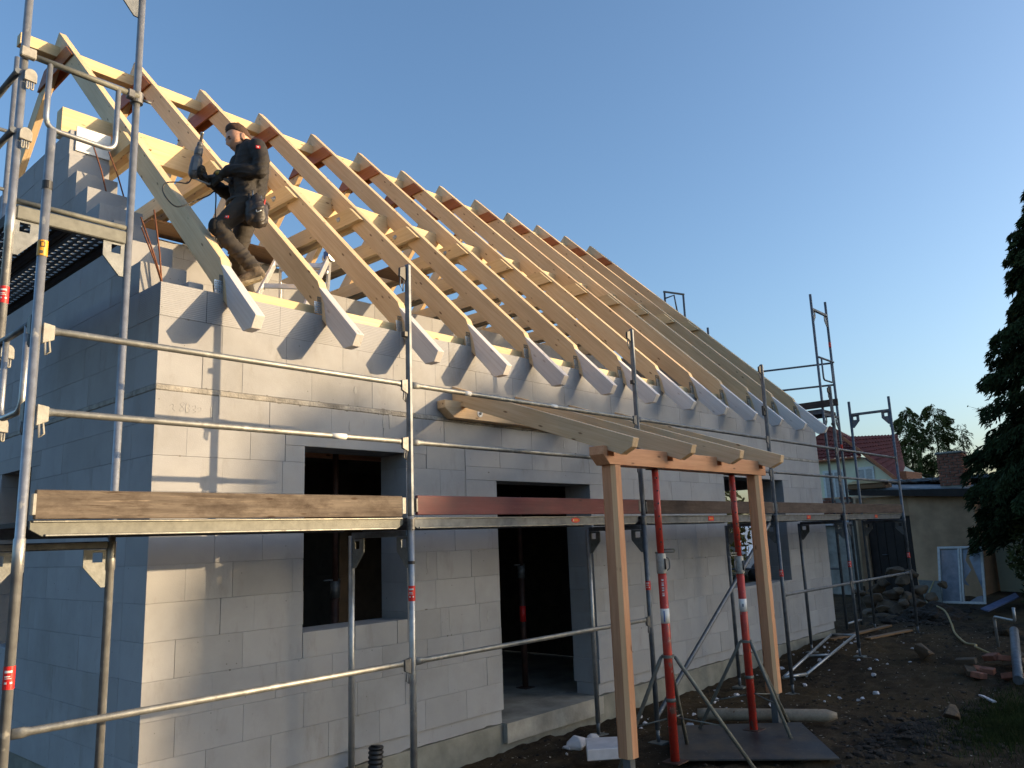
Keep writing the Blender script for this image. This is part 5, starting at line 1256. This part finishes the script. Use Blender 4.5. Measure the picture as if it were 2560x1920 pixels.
# head built about its own axes: x forwards, y to his left, z up
HC = L3(-0.037, 5.000, .01)
hf = (-RT_*math.cos(.30)-NT*math.sin(.30)).normalized()
pit = -0.40
zz_ = V((0, 0, 1)); hx = (hf*math.cos(pit)+zz_*math.sin(pit)).normalized(); hy = zz_.cross(hf).normalized(); hz3 = hx.cross(hy)
HM = Matrix(((hx.x, hy.x, hz3.x, HC.x), (hx.y, hy.y, hz3.y, HC.y), (hx.z, hy.z, hz3.z, HC.z), (0, 0, 0, 1)))
def ga_(x, c, s): return math.exp(-((x-c)/s)**2)
def headpoint(d):
    """radius field of the head in direction d"""
    x, y, z = d
    r = V((x*0.098, y*0.077, z*0.122))
    low = max(0, -z)
    r.x += 0.012*low*max(0, x)-0.030*low*max(0, -x); r.y *= 1-0.30*low**1.3
    r.z -= 0.004*low
    if x < 0 and z > -0.3: r.x *= 1.06
    f = max(0, x)
    ay = abs(y)
    r.x += f*(0.024*ga_(y, 0, .13)*ga_(z, -.23, .16)+0.012*ga_(y, 0, .10)*ga_(z, 0.0, .18))      # nose
    r.x += f*0.008*ga_(z, 0.16, .08)*ga_(ay, .25, .3)                                                # brow
    r.x -= f*0.014*ga_(ay, .33, .14)*ga_(z, .02, .09)                                                # eye sockets
    r.x += f*0.007*ga_(y, 0, .22)*ga_(z, -.50, .05)+f*0.006*ga_(y, 0, .2)*ga_(z, -.60, .05)         # lips
    r.x -= f*0.005*ga_(y, 0, .25)*ga_(z, -.55, .02)
    r.x += f*0.014*ga_(y, 0, .22)*ga_(z, -.82, .12)                                                  # chin
    r.y += (1 if y > 0 else -1)*0.006*ga_(z, -.12, .2)*ga_(x, .55, .3)                               # cheekbones
    return r
def add_head(bm):
    q = bmesh.ops.create_icosphere(bm, subdivisions=5, radius=1)
    for v in q['verts']: v.co = HM @ headpoint(v.co.normalized())
    for s in (1, -1):                                                                                # ears
        e = bmesh.ops.create_icosphere(bm, subdivisions=2, radius=1)
        for v in e['verts']:
            c = v.co; v.co = HM @ V((-0.010+c.x*0.021-c.z*0.006, s*(0.079+0.010*(1-c.x)*.5)+c.y*0.0075*(1-.5*max(0, 1-(c.x*c.x+c.z*c.z)*1.6)), -0.008+c.z*0.034))
body = remeshed('body', [
    ([HM @ V((-0.03, 0, -.07)), nck, L3(.06, 4.86)], [.056, .057, .075]),
    ([L3(.065, 4.82, .0), L3(.06, 4.6), L3(.05, 4.42)], [.10, .10, .11]),
    ([nck, shL, elL, wrL, haL], [.05, .05, .04, .028, .03]), ([nck, shR, elR, wrR, haR], [.05, .05, .04, .028, .03]),
    ([hipL, kneeL, ankL], [.075, .05, .038]), ([hipR, kneeR, ankR], [.075, .05, .038])], 0.0055, M['skin'], man, 1, extra=add_head)
body.name = 'body'
# eyes and brows
for s in (1, -1):
    pts = [HM @ V((0.088-0.012*abs(k), s*(0.031+0.016*k), 0.004-0.003*abs(k))) for k in (-1, -.5, 0, .5, 1)]
    tube('eyelid', pts, [.002, .0035, .004, .0035, .002], M['eyewhite'], body, 6)
    pts = [HM @ V((0.097-0.012*abs(k)-.002, s*(0.031+0.018*k), 0.022-0.004*abs(k))) for k in (-1, -.5, 0, .5, 1)]
    tube('eyebrow', pts, [.002, .004, .004, .004, .002], M['hair'], body, 6)
tube('mouth', [HM @ V((0.0945-.010*abs(k), .022*k, -0.0655)) for k in (-1, -.5, 0, .5, 1)], [.001, .002, .0025, .002, .001], M['eyewhite'], body, 6)
# short hair: cap above the hairline, cropped at sides and nape
def add_hair(bm):
    q = bmesh.ops.create_icosphere(bm, subdivisions=5, radius=1); kill = []
    for v in q['verts']:
        d = v.co.normalized(); x, y, z = d
        line = 0.60 if x > .42 else (0.60-(0.42-x)*0.75 if x > -.12 else 0.19-(-.12-x)*.75)
        if z < line: kill.append(v)
        t = (0.002+0.017*max(0, z)**1.4+0.012*max(0, x)*max(0, z))*sstep(-.02, .26, z-line)+0.0042
        p = headpoint(d); n_ = p.normalized(); jit_ = 0.0035*noise.noise((x*22, y*22, z*9))
        v.co = HM @ (p+n_*(t+jit_))
    bmesh.ops.delete(bm, geom=kill, context='VERTS')
    r = bmesh.ops.extrude_face_region(bm, geom=list(bm.faces))
    for v in r['geom']:
        if isinstance(v, bmesh.types.BMVert): v.co = HC+(v.co-HC)*0.90
bm = bmesh.new(); add_hair(bm); bmesh.ops.recalc_face_normals(bm, faces=bm.faces)
me = bpy.data.meshes.new('hair'); bm.to_mesh(me); bm.free(); me.materials.append(M['hair']); me.polygons.foreach_set('use_smooth', [True]*len(me.polygons))
link(bpy.data.objects.new('hair', me), Matrix.Identity(4), man)
# fleece jacket with a stand-up collar
def sleeve_w(c): return 0.5+0.9*max(0, min(1, (4.80-c.z)/.2))
jk = remeshed('jacket', [
    ([L3(.045, 4.875, .10), L3(.03, 4.72, .10), L3(.03, 4.58, .085), L3(.045, 4.42, .085)], [.0746, .0946, .0892, .0892]),
    ([L3(.03, 4.875, -.10), L3(.02, 4.72, -.10), L3(.025, 4.58, -.085), L3(.04, 4.42, -.085)], [.0774, .1019, .0983, .0955]),
    ([L3(.105, 4.86, .06), L3(.13, 4.72, .05), L3(.11, 4.58, .04), L3(.09, 4.43, .03)], [.0774, .0910, .0910, .0955]),
    ([L3(-.02, 4.78, .0), L3(-.01, 4.60, .0), L3(.01, 4.42, .0)], [.0864, .0910, .0910]),
    ([L3(.085, 4.90, .10), shL, L3(.15, 4.74, .21), elL, L3(.02, 4.635, .185), wrL, wrL.lerp(haL, .25)], [.0683, .0764, .0673, .0601, .0564, .0455, .0428]),
    ([L3(.03, 4.89, -.10), shR, elR, L3(-.17, 4.59, -.12), wrR], [.0683, .0728, .0582, .0510, .0428]),
    ([L3(.05, 4.89, .045), L3(.035, 4.945, .055), ], [.0637, .0455]), ([L3(.075, 4.89, 0), L3(.065, 4.955, 0)], [.0683, .0473]), ([L3(.02, 4.88, -.02), L3(0, 4.935, -.01)], [.0683, .0473]),
    ([L3(.00, 4.87, .03), L3(-.022, 4.915, .035)], [.0637, .0410])], 0.0085, M['jacket'], man, 2, 0.0060, 22, wfun=sleeve_w)
# trousers
def leg_w(c): return 0.6+0.9*max(0, min(1, (4.25-c.z)/.25))
tr = remeshed('trousers', [
    ([L3(.05, 4.46, .075), hipL, hipL.lerp(kneeL, .5), kneeL, kneeL.lerp(ankL, .45)+RT_*-.012, ankL+V((0, 0, .015))], [.0955, .0983, .0837, .0637, .0601, .0601]),
    ([L3(.06, 4.46, -.075), hipR, hipR.lerp(kneeR, .5), kneeR, kneeR.lerp(ankR, .5), ankR+V((0, 0, .03))], [.0955, .0983, .0801, .0619, .0582, .0564]),
    ([L3(.085, 4.40, .0), L3(.075, 4.33, .0)], [.1047, .0910])], 0.0085, M['trousers'], man, 2, 0.0062, 17, wfun=leg_w)
remeshed('knee_pad', [([kneeL+(-RT_*.03+NT*-.012+V((0, 0, .035))), kneeL+(-RT_*.035-NT*.01+V((0, 0, -.01))), kneeL.lerp(ankL, .18)-RT_*.035], [.0455, .0482, .0410])], 0.009, M['kneepad'], man, 2, 0.003)
# boots
def boot(name, ank, toe, heel, up):
    ax = (toe-heel).normalized()
    b_ = remeshed(name, [([ank+up*.03, ank, heel+up*.045, heel.lerp(toe, .45)+up*.05, toe+up*.032], [.056, .056, .048, .044, .036])], 0.007, M['boot'], man, 2, 0.003, 30)
    side = ax.cross(up).normalized(); pts = []
    for a, w_ in ((-.03, .030), (.0, .040), (.35, .036), (.7, .047), (.95, .040), (1.1, .018)): pts.append((a, w_))
    out = [heel.lerp(toe, a)-up*.005+side*w_ for a, w_ in pts]+[heel.lerp(toe, a)-up*.005-side*w_ for a, w_ in reversed(pts)]
    s_ = prism('boot_sole', out, up*.024, M['sole'], b_, ax, .003, up)
    return b_
uL = (RT_*-.38+V((0, 0, 1))).normalized()
boot('boot', ankL, L3(-0.005, 3.665, .11), L3(0.175, 3.748, .09), uL)
boot('boot', ankR, L3(-0.10, 3.51, -.04), L3(0.12, 3.51, -.08), V((0, 0, 1)))
# gloves with five fingers each
def glove(wr, palm, fwd, across, curl, parent, grip=0.0, back=None):
    """fwd: direction of the knuckles, across: from little finger to index, curl: direction the fingers bend to"""
    ch = [([wr, wr.lerp(palm, .5), palm], [.040, .036, .034]), ([palm+across*.022, palm-across*.022], [.031, .030])]
    for i, (o, ln) in enumerate(((.033, .95), (.011, 1.08), (-.011, 1.0), (-.032, .80))):
        k = palm+across*o+fwd*.030
        a = k+(fwd*.030+curl*.016)*ln; b = a+(fwd*.004+curl*.030)*ln; c = b+(-fwd*.020+curl*.014)*ln
        ch.append(([palm+across*o*.8, k, a, b, c], [.016, .0145, .0135, .0125, .0105]))
    th = palm+across*.036-fwd*.005
    ch.append(([palm+across*.012-fwd*.01, th, th+across*.016+fwd*.026+curl*.018, th+across*.008+fwd*.046+curl*.034], [.02, .0165, .0145, .012]))
    return remeshed('glove', ch, 0.0048, M['glove'], parent, 1, 0.0012, 60)
toL, toR = (haL-wrL).normalized(), (haR-wrR).normalized()
gl = glove(wrL, haL, (toL*.8-V((0, 0, .25))).normalized(), (V((0, 0, .9))+toL*.2).normalized(), (NT*.8-RT_*.2).normalized(), man)
prp = remeshed('glove_patch', [([haL+V((0, 0, .022))-NT*.016, haL+V((0, 0, .008))-NT*.030-RT_*.02], [.016, .017])], 0.005, M['gloveyellow'], gl, 1)
gr = glove(wrR, haR, (toR*.7-NT*.35+V((0, 0, .1))).normalized(), (V((0, 0, 1))-toR*.2).normalized(), (-NT*.8+RT_*.4).normalized(), man)
# red sleeve and thigh badges with a pale ostrich-like mark, pouch, belt
def badge(c, n_, up, parent, s=.017):
    n_ = V(n_).normalized(); a = n_.cross(V(up)).normalized(); b = a.cross(n_)
    o = prism('badge', [c+a*s-b*s*.8, c+a*s+b*s*.8, c-a*s+b*s*.8, c-a*s-b*s*.8], n_*.006, M['redlabel'], parent, a, .001)
    c2 = c+n_*.0064
    prism('badge_mark', [c2-a*s*.5-b*s*.2, c2-a*s*.1-b*s*.45, c2+a*s*.45-b*s*.2, c2+a*s*.55+b*s*.25, c2+a*s*.15+b*s*.15, c2-a*s*.2+b*s*.5], n_*.0006, M['white'], o, a, 0)
badge(L3(.118, 4.825, .258), RT_*.1-NT*1+V((0, 0, .1)), (0, 0, 1), jk)
badge(L3(-.105, 4.215, .205), -RT_*.45-NT*1+V((0, 0, .25)), (.3, 0, 1), tr, .015)
bl_ = tube('belt', [L3(.055+.165*math.cos(a), 4.415+.01*math.sin(a), .165*math.sin(a)) for a in [2*PI*k/24 for k in range(24)]], .016, M['leather'], man, 8)
po = remeshed('tool_pouch', [([L3(.115, 4.40, .20), L3(.135, 4.30, .215), L3(.135, 4.20, .20)], [.040, .062, .058]), ([L3(.08, 4.34, .205), L3(.09, 4.22, .20)], [.045, .055]), ([L3(.165, 4.33, .18), L3(.165, 4.22, .17)], [.045, .05])], 0.008, M['leather'], man, 2, .005, 25)
for (u1, z1, u2, z2, r_, m_) in ((.10, 4.33, .085, 4.46, .007, 'rod'), (.125, 4.31, .118, 4.44, .010, 'black'), (.15, 4.32, .155, 4.42, .006, 'rod'), (.075, 4.33, .06, 4.43, .009, 'black'), (.17, 4.30, .185, 4.40, .008, 'redpaint')):
    tube('hand_tool', [L3(u1, z1, .225), L3(u2, z2, .215)], r_, M[m_], po, 8)
tube('hammer_loop', bend([L3(.15, 4.36, .235), L3(.155, 4.27, .27), L3(.12, 4.25, .275), L3(.115, 4.30, .26)], .01, 3), .005, M['rod'], po, 6)
# drill held upright in the right hand, cable
dr = empty('drill', haR); tag(dr, 'grey and black power drill pointing upwards in the gloved hands of the carpenter', 'drill')
b0, b1 = L3(-.375, 4.615, .03), L3(-.350, 4.80, .03); ax = (b1-b0).normalized()
tube('motor_housing', [b0-ax*.015, b0, b0+ax*.02, b0.lerp(b1, .5), b1-ax*.03, b1], [.030, .040, .047, .048, .044, .030], M['drillgrey'], dr, 18)
tube('gear_housing', [b1-ax*.005, b1+ax*.01, b1+ax*.065, b1+ax*.085], [.030, .034, .031, .022], M['cast'], dr, 16)
tube('chuck', [b1+ax*.085, b1+ax*.088, b1+ax*.115, b1+ax*.125], [.021, .024, .023, .014], M['drillgrey'], dr, 14)
tube('bit', [b1+ax*.12, b1+ax*.205, b1+ax*.206, b1+ax*.215], [.012, .012, .0135, .0135], M['rod'], dr, 12)
hd0 = b0.lerp(b1, .25); hd1 = L3(-.245, 4.595, .015)
tube('handle', [hd0, hd0.lerp(hd1, .3), hd0.lerp(hd1, .7), hd1], [(.030, .026), (.026, .022), (.027, .023), (.031, .026)], M['black'], dr, 14)
tube('bottom_loop', bend([b0-ax*.01, b0-ax*.03+RT_*.04, hd1-V((0, 0, .035)), hd1], .02, 3), .008, M['galv'], dr, 8)
prism('side_cover', [b0+ax*.03-NT*.046-RT_*.02, b0+ax*.03-NT*.046+RT_*.02, b1-ax*.03-NT*.044+RT_*.02, b1-ax*.03-NT*.044-RT_*.02], -NT*.006, M['galv_dark'], dr, ax, .002)
side_a = haL+V((0, 0, -.02)); tube('side_handle', [hd0.lerp(hd1, .6), haL, haL+RT_*.06-V((0, 0, .03)), haL+RT_*.085-V((0, 0, .04))], [.012, .018, .019, .024], M['drillgrey'], dr, 12)
cb = [L3(-.39, 4.60, .03), L3(-.42, 4.545, .04), L3(-.50, 4.535, .06), L3(-.575, 4.51, .08), L3(-.60, 4.45, .09), L3(-.565, 4.37, .10), L3(-.50, 4.31, .10), L3(-.44, 4.325, .09), L3(-.36, 4.39, .05), L3(-.26, 4.47, .0), L3(-.215, 4.52, -.02), L3(-.20, 4.48, -.02), L3(-.20, 4.3, -.03), L3(-.19, 4.1, -.05), L3(-.20, 3.75, -.05), L3(-.16, 3.52, -.05)]
tag(tube('power_cable', spline(cb, 10), .0055, M['black'], None, 8), 'black power cable looping from the drill and hanging down behind the first rafter', 'cable')

pz_ = [[(.105, 2.60), (.12, 2.615), (.135, 2.60), (.125, 2.585), (.14, 2.565), (.12, 2.55)], [(.20, 2.635), (.18, 2.62), (.205, 2.59), (.195, 2.57), (.175, 2.58), (.20, 2.61), (.21, 2.63), (.20, 2.635)],
       [(.245, 2.625), (.228, 2.61), (.25, 2.585), (.24, 2.565), (.222, 2.575), (.247, 2.605), (.245, 2.625)], [(.27, 2.61), (.29, 2.62), (.295, 2.60), (.275, 2.59), (.298, 2.575), (.275, 2.565)], [(.31, 2.60), (.33, 2.61), (.335, 2.585), (.315, 2.575)]]
for st_ in pz_: tube('pencil_mark', spline([(x, -0.0012, z) for x, z in st_], 5), .0008, M['core'], fw_, 5)
